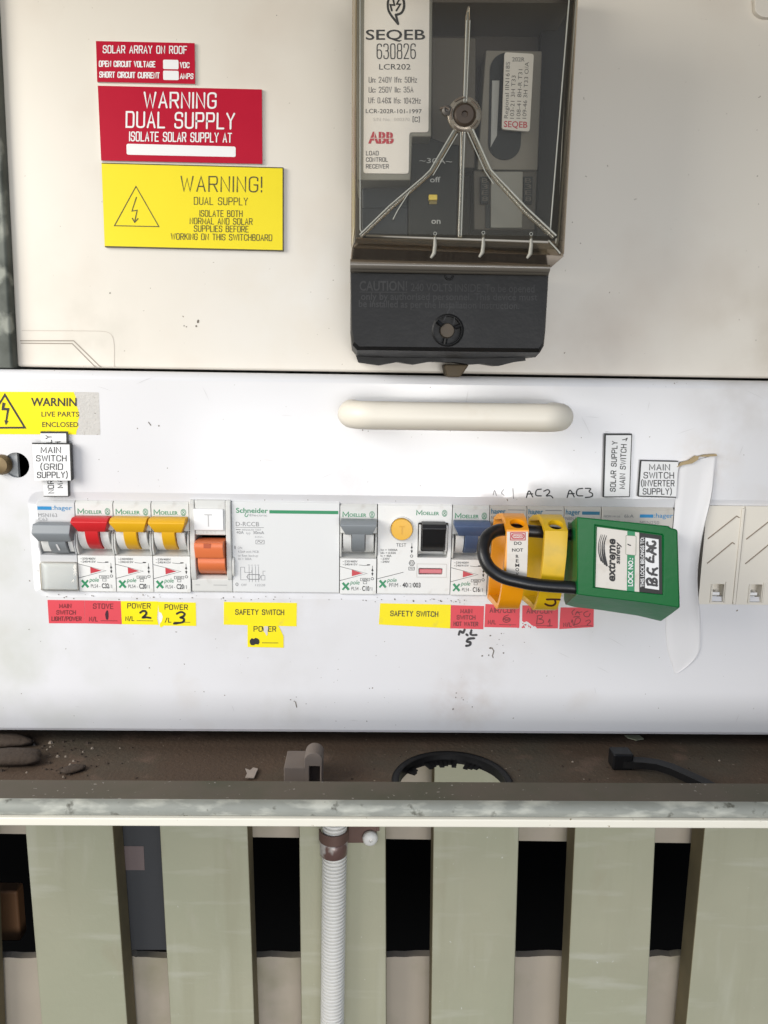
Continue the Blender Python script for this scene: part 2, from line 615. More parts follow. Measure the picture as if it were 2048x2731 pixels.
M_beam = mat('beige_timber_beam', (0.47, 0.41, 0.325), 0.7, var=0.12, scale=18, bump=0.2, bscale=120, stain=(25, .5, .8, (.34, .31, .21), 4))
M_void = mat('void_black', (0.006, 0.006, 0.006), 1.0, spec=0.0)
M_black = mat('black_plastic', (0.010, 0.010, 0.0105), 0.42, var=0.2, scale=120, bump=0.08, bscale=500, spec=.22)
M_blk_sh = mat('black_shackle_coating', (0.010, 0.010, 0.011), 0.36, var=0.2, scale=100, bump=0.05, bscale=700)
M_ink = mat('black_ink', (0.012, 0.012, 0.012), 0.5)
M_mark = mat('black_marker_ink', (0.01, 0.01, 0.012), 0.35)
M_pencil = mat('pencil_line', (0.33, 0.29, 0.24), 0.7)
M_pencilf = mat('faint_pencil_line', (0.52, 0.47, 0.41), 0.7)
M_red = mat('red_engraved_plastic', (0.43, 0.005, 0.027), 0.45, var=0.05, scale=80, spec=.15)
M_edgew = mat('white_core_edge', (0.62, 0.58, 0.56), 0.5)
M_white = mat('white_label', (0.78, 0.78, 0.78), 0.45, var=0.03)
M_yel = mat('yellow_engraved_plastic', (0.80, 0.66, 0.02), 0.42, var=0.05, scale=30, spec=.2)
M_sty = mat('yellow_sticker', (0.86, 0.72, 0.010), 0.4, var=0.06, scale=60, spec=.2, stain=(160, .60, .78, (.62, .50, .08), 4, None, .5))
M_str = mat('red_sticker', (0.66, 0.075, 0.095), 0.42, var=0.06, scale=60, spec=.2, stain=(160, .60, .78, (.45, .07, .08), 4, None, .5))
M_redink = mat('dark_red_print', (0.16, 0.018, 0.022), 0.5)
M_residue = mat('glue_residue', (0.55, 0.53, 0.50), 0.8, var=0.10, scale=200, bump=0.4, bscale=900, specks=(700, .62, .72, (.33, .30, .27), 3))
M_cream = mat('cream_handle_plastic', (0.78, 0.73, 0.63), 0.42, var=0.05, scale=30, stain=(40, .6, .8, (.60, .48, .33), 4, None, .5))
M_brk = mat('breaker_grey_white', (0.60, 0.60, 0.575), 0.42, var=0.04, scale=90, stain=(200, .58, .8, (.45, .42, .38), 4, None, .6))
M_brkw = mat('breaker_white', (0.72, 0.72, 0.70), 0.4, var=0.03, scale=90, stain=(200, .60, .8, (.55, .52, .47), 4, None, .5))
M_hag = mat('breaker_pale_grey', (0.52, 0.525, 0.53), 0.45, var=0.04, scale=90)
M_old = mat('breaker_aged_beige', (0.50, 0.475, 0.43), 0.5, var=0.06, scale=90, stain=(160, .55, .8, (.34, .30, .25), 4, None, .6))
M_dirt = mat('grime', (0.16, 0.14, 0.115), 0.9, var=0.3, scale=300)
M_blank = mat('blank_cream_plastic', (0.72, 0.675, 0.59), 0.45, var=0.03, scale=60)
M_groove = mat('blank_groove', (0.24, 0.19, 0.14), 0.7)
M_tred = mat('toggle_red', (0.58, 0.020, 0.025), 0.35, var=0.05)
M_tyel = mat('toggle_yellow', (0.74, 0.40, 0.010), 0.38, var=0.06)
M_tgrey = mat('toggle_grey', (0.23, 0.25, 0.265), 0.4, var=0.05)
M_tblue = mat('toggle_blue', (0.075, 0.115, 0.215), 0.4, var=0.08)
M_tor = mat('toggle_orange', (0.70, 0.175, 0.06), 0.3, var=0.06)
M_tblack = mat('toggle_black', (0.012, 0.012, 0.013), 0.35)
M_green = mat('print_green', (0.02, 0.24, 0.10), 0.5)
M_blue = mat('print_blue', (0.01, 0.22, 0.48), 0.5)
M_grey = mat('print_grey', (0.22, 0.22, 0.23), 0.6)
M_flag = mat('flag_red', (0.50, 0.03, 0.045), 0.4)
M_flag2 = mat('flag_pale_red', (0.55, 0.12, 0.14), 0.3)
M_lock = mat('green_lock_plastic', (0.002, 0.125, 0.028), 0.34, var=0.10, scale=50, bump=0.05, bscale=400, spec=.22)
M_lockw = mat('green_lock_scuffed', (0.03, 0.21, 0.085), 0.5, var=0.2, scale=120, bump=0.2, bscale=300)
M_hasp1 = mat('amber_plastic', (0.82, 0.31, 0.003), 0.33, var=0.06, scale=80)
M_hasp2 = mat('dirty_yellow_plastic', (0.68, 0.42, 0.005), 0.40, var=0.08, scale=80, stain=(130, .5, .75, (.50, .34, .02), 5, None, .7))
M_tagw = mat('worn_white_label', (0.68, 0.64, 0.58), 0.5, var=0.06, scale=120, stain=(120, .55, .75, (.48, .42, .34), 5, None, .6))
M_pcond = mat('white_conduit_plastic', (0.82, 0.80, 0.75), 0.4, var=0.05)
M_brown = mat('brown_stained_metal', (0.16, 0.095, 0.075), 0.55, 0.2, var=0.2, scale=80)
M_brass = mat('brass', (0.20, 0.145, 0.075), 0.5, 0.6, var=0.2, scale=200)
M_film = mat('white_cover_strip', (0.70, 0.69, 0.695), 0.42, var=0.02, scale=20, bump=0.05, bscale=40)
M_glue = mat('brown_glue', (0.40, 0.30, 0.16), 0.6, var=0.3, scale=200)
M_mgrey = mat('meter_body_grey', (0.046, 0.039, 0.032), 0.6, var=0.1, spec=.15)
M_mlight = mat('meter_light_grey', (0.215, 0.20, 0.17), 0.6, var=0.06, spec=.15)
M_mmid = mat('meter_mid_grey', (0.112, 0.10, 0.083), 0.6, var=0.1, spec=.15)
M_mdark = mat('meter_dark_block', (0.016, 0.018, 0.018), 0.5, var=0.1, spec=.2)
M_mslate = mat('meter_slate', (0.012, 0.016, 0.021), 0.4, var=0.1, spec=.25)
M_bezel = mat('meter_bezel', (0.22, 0.215, 0.185), 0.5, var=0.05)
M_pgrey = mat('faint_white_print', (0.45, 0.46, 0.46), 0.6)
M_redp = mat('red_print', (0.50, 0.03, 0.05), 0.5)
M_clear = clear('clear_cover_plastic', (0.93, 0.92, 0.88), 0.06, 0.16, (0.6, 0.56, 0.48), 0.03)
M_cleared = clear('clear_cover_edge', (0.72, 0.70, 0.64), 0.05, 0.12, (0.30, 0.28, 0.24), 0.12)
M_clearsm = clear('smoked_cover_edge', (0.30, 0.27, 0.23), 0.06, 0.12, (0.10, 0.082, 0.066), 0.5)
M_rib = clear('clear_moulded_rib', (0.86, 0.86, 0.82), 0.08, 0.12, (0.62, 0.62, 0.55), 0.14)
M_win = clear('tinted_window_plastic', (0.965, 0.99, 0.985), 0.07, 0.05, (0.78, 0.88, 0.86), 0.06)
M_mud = mat('dry_mud', (0.058, 0.041, 0.029), 0.95, var=0.3, scale=120, bump=0.6, bscale=500)
M_clip = mat('dusty_grey_clip', (0.16, 0.13, 0.11), 0.8, var=0.2, scale=100)
M_wood = mat('brown_timber', (0.20, 0.095, 0.04), 0.6, var=0.25, scale=40)
M_slateb = mat('blue_grey_sheet', (0.046, 0.048, 0.052), 0.6, var=0.1, scale=10)
M_pink = mat('faded_pink_patch', (0.17, 0.13, 0.125), 0.7)
M_emb = mat('embossed_black_print', (0.022, 0.022, 0.023), 0.65)

# ================================================================== LARGE STRUCTURE
# ---- near-black backdrop behind the screen; the gaps' shade is in its colour
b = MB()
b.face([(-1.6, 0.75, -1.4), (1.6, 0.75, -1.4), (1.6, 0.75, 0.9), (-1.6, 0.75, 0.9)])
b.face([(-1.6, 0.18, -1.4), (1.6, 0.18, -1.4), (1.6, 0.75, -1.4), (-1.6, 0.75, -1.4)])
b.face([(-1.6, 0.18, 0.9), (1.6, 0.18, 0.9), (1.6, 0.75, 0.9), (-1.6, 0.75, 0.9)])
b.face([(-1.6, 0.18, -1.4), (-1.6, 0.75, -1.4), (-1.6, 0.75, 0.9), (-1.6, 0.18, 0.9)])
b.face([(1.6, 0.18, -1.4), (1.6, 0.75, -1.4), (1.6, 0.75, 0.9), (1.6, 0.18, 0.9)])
structure(b.build('void_backdrop', M_void, smooth=False))

# ---- slatted screen below and behind the box
YS = 0.11
scr = thing('slatted_screen', 'olive painted timber slats nailed over beige beams, behind the box', 'screen', (0, YS, -0.70))
slats = [(-300, -200, -42, -20), (66, 110, 301, 340), (424.7, 453.7, 660.5, 679), (797, 803, 1029, 1031), (1155.5, 1149, 1385, 1369.7), (1533, 1508.6, 1750, 1724.6), (1879, 1829.5, 2130, 2060)]
for a0, a1, c0, c1 in slats:
    xl0, xl1 = W(a0, 2208, YS).x, W(a1, 2731, YS).x
    xr0, xr1 = W(c0, 2208, YS).x, W(c1, 2731, YS).x
    z0, z1 = W(1024, 2208, YS).z, W(1024, 2731, YS).z
    ext = lambda p, q, z: p + (q - p) * (z - z0) / (z1 - z0)
    b = MB()
    secs = []
    for z in (-0.75, 0.45):
        l, r_ = ext(xl0, xl1, z), ext(xr0, xr1, z)
        secs.append([(l, YS, z), (r_, YS, z), (r_, YS + 0.019, z), (l, YS + 0.019, z)])
    b.loft(secs)
    b.m = [0] * len(b.m)
    for i, f in enumerate(b.f):                     # side faces are rougher, unpainted timber
        n = (b.v[f[1]] - b.v[f[0]]).cross(b.v[f[2]] - b.v[f[0]])
        if abs(n.x) > 0.6 * n.length:
            b.m[i] = 1
    b.build('slat', [M_slat, M_slatside], scr, bevel=0.0012)
yb = YS + 0.0220


def beam(xz_top, xz_bot, ragged):
    b = MB()
    N = 160
    top, bot = [], []
    for i in range(N + 1):
        x = -0.6 + 1.2 * i / N
        t = (x + 0.3) / 0.6
        zt = xz_top[0] + (xz_top[1] - xz_top[0]) * t + (random.uniform(-1, 1) * 0.0007 + (0.0025 if random.random() < .10 else 0) if ragged else 0)
        zb = xz_bot[0] + (xz_bot[1] - xz_bot[0]) * t
        top.append((x, zt))
        bot.append((x, zb))
    P = top + bot[::-1]
    b.loft([[(x, yb, z) for x, z in P], [(x, yb + 0.006, z) for x, z in P]])
    b.build('beam', M_beam, scr, smooth=False)


zl, zr = W(700, 2233, yb).z, W(1800, 2248, yb).z
xl, xr = W(700, 2233, yb).x, W(1800, 2248, yb).x
sl = (zr - zl) / (xr - xl)
beam((-0.15, -0.15), (zl + sl * (-0.3 - xl), zl + sl * (0.3 - xl)), False)
zl, zr = W(400, 2554, yb).z, W(1780, 2550, yb).z
xl, xr = W(400, 2554, yb).x, W(1780, 2550, yb).x
sl = (zr - zl) / (xr - xl)
beam((zl + sl * (-0.3 - xl), zl + sl * (0.3 - xl)), (-0.75, -0.75), True)

# ---- things seen through the gaps
b = MB()
y = 0.16
p0, p1 = W(-120, 2378, y), W(55, 2512, y)
b.box(p0.x, p1.x, y, y + 0.012, p1.z, p0.z)
tag(b.build('timber_block', M_wood, bevel=0.002), 'brown timber block in the dark gap beside the first slat', 'timber block')
b = MB()
y = 0.1295
p0, p1 = W(300, 2150, y), W(450, 2533, y)
b.box(p0.x, p1.x, y, y + 0.0015, p1.z, p0.z)
sh = tag(b.build('blue_grey_sheet', M_slateb), 'dull blue grey sheet with a faded pink patch behind the slats', 'sheet')
b = MB()
p0, p1 = W(328, 2256, y), W(386, 2320, y)
b.box(p0.x, p1.x, y - 0.0003, y - 0.00005, p1.z, p0.z)
b.build('pink_patch', M_pink, sh)

# ================================================================== METAL BOX
ZS = W(1024, 1957, 0.0).z                       # bottom of the white panel
ZF = ZS - 0.009                                 # box floor
YL = -0.060                                     # back of the front lip
zlip = W(1024, 2083, YL).z
pf = WZ(1024, 2146, zlip)                       # front edge of the lip's top
yF = pf.y
zr1 = W(1024, 2178, yF - 0.0008).z
zr2 = W(1024, 2203, yF - 0.0012).z
ZB = 0.0
YBK = 0.095
box = thing('switchboard_box', 'old galvanised steel switchboard box with dirty floor and scuffed front lip', 'switchboard box', (0, 0.02, ZF - 0.02))
XL, XR = -0.36, 0.40
# floor with a knock-out hole
hc = WZ(1205, 2105, ZF)
pl, pr, pt_ = WZ(1052, 2083, ZF), WZ(1360, 2086, ZF), WZ(1195, 2010, ZF)
hr = None
# circle through the three seen rim points
A, B_, C_ = [Vector((q.x, q.y)) for q in (pl, pr, pt_)]
dd = 2 * (A.x * (B_.y - C_.y) + B_.x * (C_.y - A.y) + C_.x * (A.y - B_.y))
cx = (A.length_squared * (B_.y - C_.y) + B_.length_squared * (C_.y - A.y) + C_.length_squared * (A.y - B_.y)) / dd
cy = (A.length_squared * (C_.x - B_.x) + B_.length_squared * (A.x - C_.x) + C_.length_squared * (B_.x - A.x)) / dd
hr = (Vector((cx, cy)) - A).length
print('hole', cx, cy, hr, 'lip', zlip, yF, zr1, zr2, 'floor', ZF)
b = MB()
hole = [(cx + hr * math.cos(2 * math.pi * k / 48), cy + hr * math.sin(2 * math.pi * k / 48)) for k in range(48)]
for z in (ZF, ZF - 0.0015):
    b.sheet([(XL, YL, z), (XR, YL, z), (XR, YBK, z), (XL, YBK, z)], [[(x, y_, z) for x, y_ in hole]])
b.loft([[(x, y_, ZF) for x, y_ in hole], [(x, y_, ZF - 0.0015) for x, y_ in hole]], 0, False, False)
b.build('floor', M_floor, box, smooth=False)
# black bush round the hole, broken teeth on its inner edge
b = MB()
n = 64
prof = [(hr - 0.0022, -0.004), (hr - 0.0021, 0.0006), (hr - 0.0010, 0.0014), (hr + 0.0006, 0.0012), (hr + 0.0014, 0.0002)]
secs = []
for r_, h in prof:
    secs.append([(cx + (r_) * math.cos(2 * math.pi * k / n), cy + r_ * math.sin(2 * math.pi * k / n), ZF + h) for k in range(n)])
b.loft(secs, 0, False, False)
for k in (9, 10, 11, 14, 15, 16, 17, 18, 19, 20, 24, 25):
    a0, a1 = 2 * math.pi * (k - .1) / n, 2 * math.pi * (k + 1.1) / n
    dr = 0.0055 + 0.0012 * ((k * 7) % 3)
    pts = [(cx + q * math.cos(a), cy + q * math.sin(a)) for q, a in ((hr - 0.0021, a0), (hr - 0.0021, a1), (hr - dr, a1), (hr - dr, a0))]
    b.loft([[(x, y_, ZF - 0.0025) for x, y_ in pts], [(x, y_, ZF - 0.0032) for x, y_ in pts]])
b.build('cable_bush', M_black, box, angle=50)
# front lip: rises from the floor, folds forward, rounded scuffed edge, cream trim below it
b = MB()
prof = [(YL, ZF, 0), (YL, zlip - 0.0006, 0), (YL - 0.0006, zlip, 0), (yF + 0.0034, zlip, 0)]
arc = [(yF + 0.0034, zlip, 1)]
for k in range(1, 6):
    a = math.pi / 2 * k / 5
    arc.append((yF + 0.0034 - 0.0038 * math.sin(a), zlip - 0.0038 + 0.0038 * math.cos(a), 1))
arc.append((yF - 0.0004, zr1, 1))
b.loft([[(XL, p[0], p[1]) for p in prof], [(XR, p[0], p[1]) for p in prof]], 0, False, False, False)
b.loft([[(XL, p[0], p[1]) for p in arc], [(XR, p[0], p[1]) for p in arc]], 1, False, False, False)
b.face([(XL, yF - 0.0004, zr1), (XR, yF - 0.0004, zr1), (XR, yF + 0.02, zr1), (XL, yF + 0.02, zr1)], 1)
b.build('front_lip', [M_lip, M_rail], box)
b = MB()
b.box(XL, XR, yF - 0.0022, yF + 0.014, zr2, zr1 - 0.0003)
b.build('trim_strip', M_trim, box, bevel=0.0006)
# back and side flange, with an unseen top and wall added against the sky
b = MB()
b.box(-0.30, 0.315, -0.25, YBK, 0.215, 0.2165)
b.box(-0.30, 0.315, -0.2515, -0.25, 0.205, 0.2165)
b.build('shading_hood', M_galv, box)  # unseen, added to keep sky light off the upper board
b = MB()
b.box(0.300, 0.3015, -0.25, YBK, ZF, 0.2165)
b.build('side_wall', M_galv, box)  # unseen, added and deepened to block sky light from this side
b = MB()
b.box(XL, XR, YBK, YBK + 0.0015, ZF, 0.42)
b.build('back_sheet', M_galv, box)
YB = 0.008                                      # face of the upper meter board
b = MB()
e0, e1 = W(-12, 20, 0.003), W(36, 975, 0.003)
xs = (e0.x + e1.x) / 2 - 0.0005
sec = []
for z in (0.36, ZF - 0.001):
    sec.append([(XL, 0.003, z), (xs - 0.001, 0.003, z), (xs, 0.004, z), (xs, YBK, z), (xs - 0.0015, YBK, z), (xs - 0.0015, 0.006, z), (XL, 0.006, z)])
b.loft(sec)
xk = 0.0
b.v = [Vector((v.x + (e0.x + (e1.x - e0.x) * ((e0.z - v.z) / (e0.z - e1.z)) - (e0.x + e1.x) / 2 if v.z > 0 else e1.x - (e0.x + e1.x) / 2), v.y, v.z)) for v in b.v]
# below the seam the flange sits behind the white panel
b.v = [v if v.z > 0 else Vector((v.x, v.y, W(1024, 1000, 0).z + 0.0004)) for v in b.v]
b.build('side_flange', M_galv, box, bevel=0.0006)

# ================================================================== UPPER METER BOARD
b = MB()
pbl, pbr = W(45, 985, YB), W(2100, 1012, YB)
ptl = W(8, -60, YB)
P = [(pbl.x + (ptl.x - pbl.x) * 1.02, 0.36), (0.40, 0.36), (0.40, W(1024, 1000, 0).z + 0.0011), (pbl.x, W(1024, 1000, 0).z + 0.0011)]
b.loft([[(x, YB, z) for x, z in P], [(x, YB + 0.008, z) for x, z in P]])
board = tag(b.build('meter_board', M_board, bevel=0.0015, loc=(0.0, YB, 0.0)), 'large cream enamelled board carrying the warning signs and the meter', 'meter board')
b = MB()
z1 = zoom(0, 0, 1.62)
sB = on(YB)
z4 = zoom(0, 850, 3.95)
b.ribbon([z4(215, 232), z4(775, 232), z4(1065, 515)], 3.2, sB, 0.0001, 0)
b.ribbon([z4(222, 258), z4(760, 262), z4(1010, 515)], 3.0, sB, 0.00011, 0)
b.ribbon(chaik([z4(230, 125), z4(1000, 128), z4(1150, 135), z4(1205, 220), z4(1203, 515)], 2), 1.6, sB, 0.00012, 1)
b.build('drawn_outline_mark', [M_pencil, M_pencilf], board)
b = MB()                                        # chipped spots
for cx_, cy_, r_ in ((855, 1388, 7), (848, 1410, 5), (805, 1412, 4), (795, 1408, 3), (475, 1266, 4), (1195, 66, 2.5), (650, 1245, 2)):
    q = z1(cx_, cy_)
    b.poly([(q[0] + r_ / 1.62 * random.uniform(.6, 1.3) * math.cos(a), q[1] + r_ / 1.62 * random.uniform(.5, 1.2) * math.sin(a)) for a in [k * .7 for k in range(9)]], sB, 0.0001)
b.build('chip_speck', M_dirt, board)

# ================================================================== LOWER WHITE PANEL
so = on(0.0)
zt = W(1024, 1000, 0).z
xl, xr = -0.345, 0.40
b = MB()
o = [W(82, 1310), W(2140, 1338), W(2140, 1626), W(88, 1592)]
ox0, ox1, oz0, oz1 = W(82, 1450).x, 0.36, W(1024, 1322).z, W(1024, 1600).z
ix0, ix1, iz0, iz1 = ox0 + 0.0038, 0.355, oz0 - 0.0042, oz1 + 0.0030
bot = ZS


def rr3(x0, x1, z0, z1, r, y, n=5):
    out = []
    for cx_, cz_, a0 in ((x1 - r, z1 + r, 270), (x1 - r, z0 - r, 0), (x0 + r, z0 - r, 90), (x0 + r, z1 + r, 180)):
        for k in range(n + 1):
            a = R(a0 + 90 * k / n)
            out.append(Vector((cx_ + r * math.cos(a), y, cz_ + r * math.sin(a))))
    return out


kc = W(44, 1240.5)
kr = (W(78, 1240).x - kc.x)
ks = W(-2, 1242)
key = []
for k in range(33):                             # key-hole: round hole with a slot running off to the side
    a = R(-140 + 280 * k / 32)
    key.append(Vector((kc.x + kr * math.cos(a), 0, kc.z + kr * math.sin(a))))
sl0 = key[-1].z
key += [Vector((ks.x - kr * .75 + 0 * 1, 0, kc.z + kr * .64)), Vector((ks.x - kr * 1.1, 0, kc.z)), Vector((ks.x - kr * .75, 0, kc.z - kr * .64))]
zt2 = zt - 0.004
ro = rr3(ox0, ox1, oz0, oz1, 0.006, 0.0)
ri = rr3(ix0, ix1, iz0, iz1, 0.003, 0.0012)
rb = [Vector((p.x, 0.022, p.z)) for p in ri]
b.sheet([(xl, 0, bot + 0.002), (xr, 0, bot + 0.002), (xr, 0, zt2), (xl, 0, zt2)], [ro, key])
b.loft([ro, ri], 0, False, False)
b.loft([ri, rb], 0, False, False)
b.loft([key, [Vector((p.x, 0.0015, p.z)) for p in key]], 0, False, False)
top = []
for k in range(7):                              # rolled top edge
    a = math.pi / 2 * k / 6
    top.append((0.004 - 0.004 * math.cos(a), zt2 + 0.004 * math.sin(a)))
top.append((0.03, zt2 + 0.004))
b.loft([[(xl, p[0], p[1]) for p in top], [(xr, p[0], p[1]) for p in top]], 0, False, False, False)
bt = [(0, bot + 0.002), (0.0006, bot + 0.0006), (0.002, bot), (0.016, bot)]
b.loft([[(xl, p[0], p[1]) for p in bt], [(xr, p[0], p[1]) for p in bt]], 0, False, False, False)
panel = thing('escutcheon_panel', 'white enamelled metal panel with a pull handle framing the row of breakers', 'panel', (0, 0, ZS))
sh = b.build('front_sheet', M_panel, panel, angle=40)
# grimy ledge along the bottom of the cut-out
b = MB()
for i in range(70):
    px = random.uniform(120, 1290) if i < 56 else random.uniform(1100, 1290)
    py = 1589 + (px - 120) * 0.0128 + random.gauss(0, 4)
    r_ = random.uniform(.8, 2.2)
    b.poly([(px + r_ * random.uniform(.5, 1.6) * math.cos(a), py + r_ * random.uniform(.5, 1.1) * math.sin(a)) for a in [k * 1.05 for k in range(6)]], on(0.0), 0.0001 + i * 2e-6)
for px, py, n, sp, r0 in ((1225, 1880, 7, 22, 1.6), (1310, 1735, 6, 18, 1.5), (790, 1872, 4, 8, 1.4), (1330, 1690, 8, 40, 1.4), (970, 1165, 3, 25, 1.8), (975, 1075, 3, 6, 1.6), (400, 1130, 2, 20, 1.5), (230, 1200, 3, 60, 1.3), (1500, 1170, 3, 60, 1.2), (80, 1690, 2, 20, 1.6), (640, 1850, 5, 200, 1.1), (1050, 1780, 8, 160, 1.2)):
    for k in range(n):
        qx, qy, r_ = px + random.gauss(0, sp), py + random.gauss(0, sp * .7), r0 * random.uniform(.6, 1.4)
        b.poly([(qx + r_ * random.uniform(.5, 1.5) * math.cos(a), qy + r_ * random.uniform(.5, 1.5) * math.sin(a)) for a in [j * 1.05 for j in range(6)]], on(0.0), 0.00012)
for s in ([(1312, 1728), (1317, 1736), (1314, 1746)], [(1313, 1748), (1315, 1754)], [(788, 1872), (791, 1886)], [(396, 1126), (402, 1134)]):
    b.ribbon(s, 2.6, on(0.0), 0.00013)
b.build('dirt_speck', M_dirt, panel)
b = MB()
rs_ = random.Random(11)
for k in range(26):
    px, py = rs_.uniform(60, 1990), rs_.choice((rs_.uniform(1020, 1300), rs_.uniform(1690, 1940)))
    a, l_ = rs_.uniform(-.5, .5) + (1.5 if rs_.random() < .3 else 0), rs_.uniform(10, 70)
    P_ = [(px + l_ * t_ * math.cos(a), py + l_ * t_ * math.sin(a) + 3 * t_ * t_) for t_ in (0, .33, .66, 1)]
    b.ribbon(P_, [.2, .9, .8, .2], on(0.0), .00009 + k * 1e-6, 0, False)
b.build('scratch_pattern', mat('scratch_grey', (.52, .51, .51), .6), panel)
# cream pull handle
b = MB()
zc = W(1220, 1111, -0.022).z
xa, xb = W(936, 1110, -0.022).x, W(1505, 1115, -0.022).x
path = []
rh = 0.0062
for k in range(9):
    a = math.pi / 2 * k / 8
    path.append((xa + 0.012 * (1 - math.sin(a)) - 0.0 - 0.002, -0.022 + 0.012 * 0 + 0.022 * (1 - math.sin(math.pi / 2 * k / 8)) if k < 0 else 0, 0))
path = [(xa, 0.0, zc), (xa, -0.010, zc)] + [(xa + 0.010 * (1 - math.cos(a)), -0.012 - 0.010 * math.sin(a), zc) for a in [math.pi / 2 * k / 8 for k in range(9)]]
path += [(xb - 0.010 * (1 - math.cos(a)), -0.012 - 0.010 * math.sin(a), zc) for a in [math.pi / 2 * k / 8 for k in range(8, -1, -1)]] + [(xb, -0.010, zc), (xb, 0.0, zc)]
b.tube(path, rh, 20)
b.build('handle', M_cream, panel, angle=60)
# pen writing straight on the panel
b = MB()
z6 = zoom(900, 1000, 1.445)
Z = lambda L: [z6(*p) for p in L]
for s in ([(728, 472), (738, 440), (752, 470)], [(730, 459), (752, 458)], [(785, 440), (765, 442), (762, 466), (785, 466)], [(795, 448), (812, 440), (820, 452), (800, 468), (822, 464), (830, 474)],
          [(885, 472), (895, 436), (912, 470)], [(888, 458), (912, 457)], [(945, 437), (922, 440), (920, 466), (945, 466)], [(955, 437), (980, 437), (966, 450), (984, 456), (982, 470), (955, 472)]):
    b.ribbon(chaik(Z(s)), 3.0, so, 0.0001 + random.random() * 3e-5)
b.build('handwriting_text', M_ink, panel)
b = MB()
for s in ([(600, 462), (605, 440), (612, 464)], [(640, 442), (630, 455), (642, 464)], [(676, 436), (678, 476)]):
    b.ribbon(chaik(Z(s)), 2.0, so, 0.0001)
b.build('faded_handwriting_text', M_grey, panel)
b = MB()
z3 = zoom(880, 1300, 3.456)
Z = lambda L: [z3(*p) for p in L]
hand(b, [Z(s) for s in ([(1187, 1357), (1197, 1318), (1225, 1345), (1240, 1313)], [(1258, 1356), (1268, 1362)], [(1303, 1318), (1292, 1362), (1350, 1360)], [(1330, 1390), (1275, 1393), (1255, 1425), (1300, 1425), (1290, 1455), (1257, 1460)])], 6.2, so)
b.build('marker_text', M_mark, panel)
# screw in the key-hole and the grey plate behind it
b = MB()
q0, q1 = W(-90, 1190, 0.002), W(51, 1295, 0.002)
b.box(q0.x, q1.x, 0.002, 0.004, q1.z, q0.z + 0.003)
tag(b.build('latch_plate', mat('latch_zinc', (0.42, 0.43, 0.43), 0.6, 0.0, var=0.25, scale=150)), 'grey zinc latch plate half filling the round key hole', 'latch plate')
b = MB()
c = W(-4, 1241, -0.004)
rs = 0.0047
b.lathe((c.x, 0.006, c.z), (0, -1, 0), [(rs * .5, 0), (rs * .5, 0.005), (rs, 0.006), (rs, 0.008), (rs * .8, 0.0098), (rs * .3, 0.0105)], 28)
tag(b.build('brass_screw', M_brass), 'round brass screw head sitting in the slot of the key hole', 'screw')
# near-black sheet behind the panel, the gaps' shade put into its colour
b = MB()
b.box(-0.33, 0.39, 0.030, 0.032, ZS + 0.004, -0.012)
structure(b.build('dark_backing', M_void))
# ================================================================== BREAKERS
ZTOP, ZBOT = W(1024, 1338.5, 0).z, W(1024, 1586, 0).z
KZ = (ZTOP - ZBOT) / 249.0
KX = 0.0180 / 99.6
X_RED = W(204.7, 1450, 0).x
X_END = W(1794.5, 1462, 0).x
PITCH_X = (X_END - X_RED) / 16.0
KX = PITCH_X / 99.6
print('module pitch mm', PITCH_X * 1000, 'height mm', (ZTOP - ZBOT) * 1000)
MM = 0.001


class Loc:
    def __init__(self, slot):
        self.x = X_RED + slot * PITCH_X

    def __call__(self, u, v, d=0.0):
        return Vector((self.x + u * KX, -d * MM, ZTOP - v * KZ))

    def s(self, d=0.0):
        return lambda u, v, lift=0.0: self(u, v, d + lift / MM)

    def slab(self, b, u0, u1, prof, mi=0):          # (d, v) outline pushed across u
        b.loft([[self(u0, v, d) for d, v in prof], [self(u1, v, d) for d, v in prof]], mi)

    def stack(self, b, secs, mi=0):                 # (v, u0, u1, d_back, d_front) rectangles down the toggle
        b.loft([[self(a, v, d0), self(c, v, d0), self(c, v, d1), self(a, v, d1)] for v, a, c, d0, d1 in secs], mi)


def emblem(b, u, v, surf, mi):
    b.ribbon([*circ(u, v, 6.2, 20, 8.4), circ(u, v, 6.2, 20, 8.4)[0]], 1.3, surf, .0001, mi)
    b.ribbon([*circ(u, v - 3.2, 2.4, 10, 2.6), circ(u, v - 3.2, 2.4, 10, 2.6)[0]], 1.2, surf, .00011, mi)
    b.ribbon([*circ(u, v + 3.4, 2.8, 10, 2.8), circ(u, v + 3.4, 2.8, 10, 2.8)[0]], 1.2, surf, .00011, mi)


def moeller(b, u, v, surf, mi, s=1.0):
    """green slab lettering with a large first letter and small capitals"""
    stext(b, 'M', (u + 1, v), (u + 15.5 * s, v), 12.5 * s, surf, 2.4, mi)
    ftext(b, 'OELLER', (u + 18 * s, v), (u + 63 * s, v), 8.6 * s, surf, .012, mi)


def arrows(b, u, v0, surf, mi, L=30):
    b.ribbon([(u, v0 - 4), (u, v0 + L * .3)], 1.0, surf, .0001, mi, False)
    b.poly([(u, v0 + 2), (u + 3, v0 + 10), (u - 3, v0 + 10)], surf, .00012, mi)
    b.ribbon([(u, v0 + L * .3), (u, v0 + L * .7)], 1.0, surf, .0001, mi, False)
    b.poly([(u, v0 + L * .8), (u + 3, v0 + L * .8 - 8), (u - 3, v0 + L * .8 - 8)], surf, .00012, mi)
    c = circ(u, v0 + L + 1, 3.4, 14)
    b.ribbon(c + [c[0]], 1.2, surf, .0001, mi)


def rectline(b, u0, v0, u1, v1, w_, surf, mi):
    b.ribbon([(u0, v0), (u1, v0), (u1, v1), (u0, v1), (u0, v0)], w_, surf, .0001, mi)


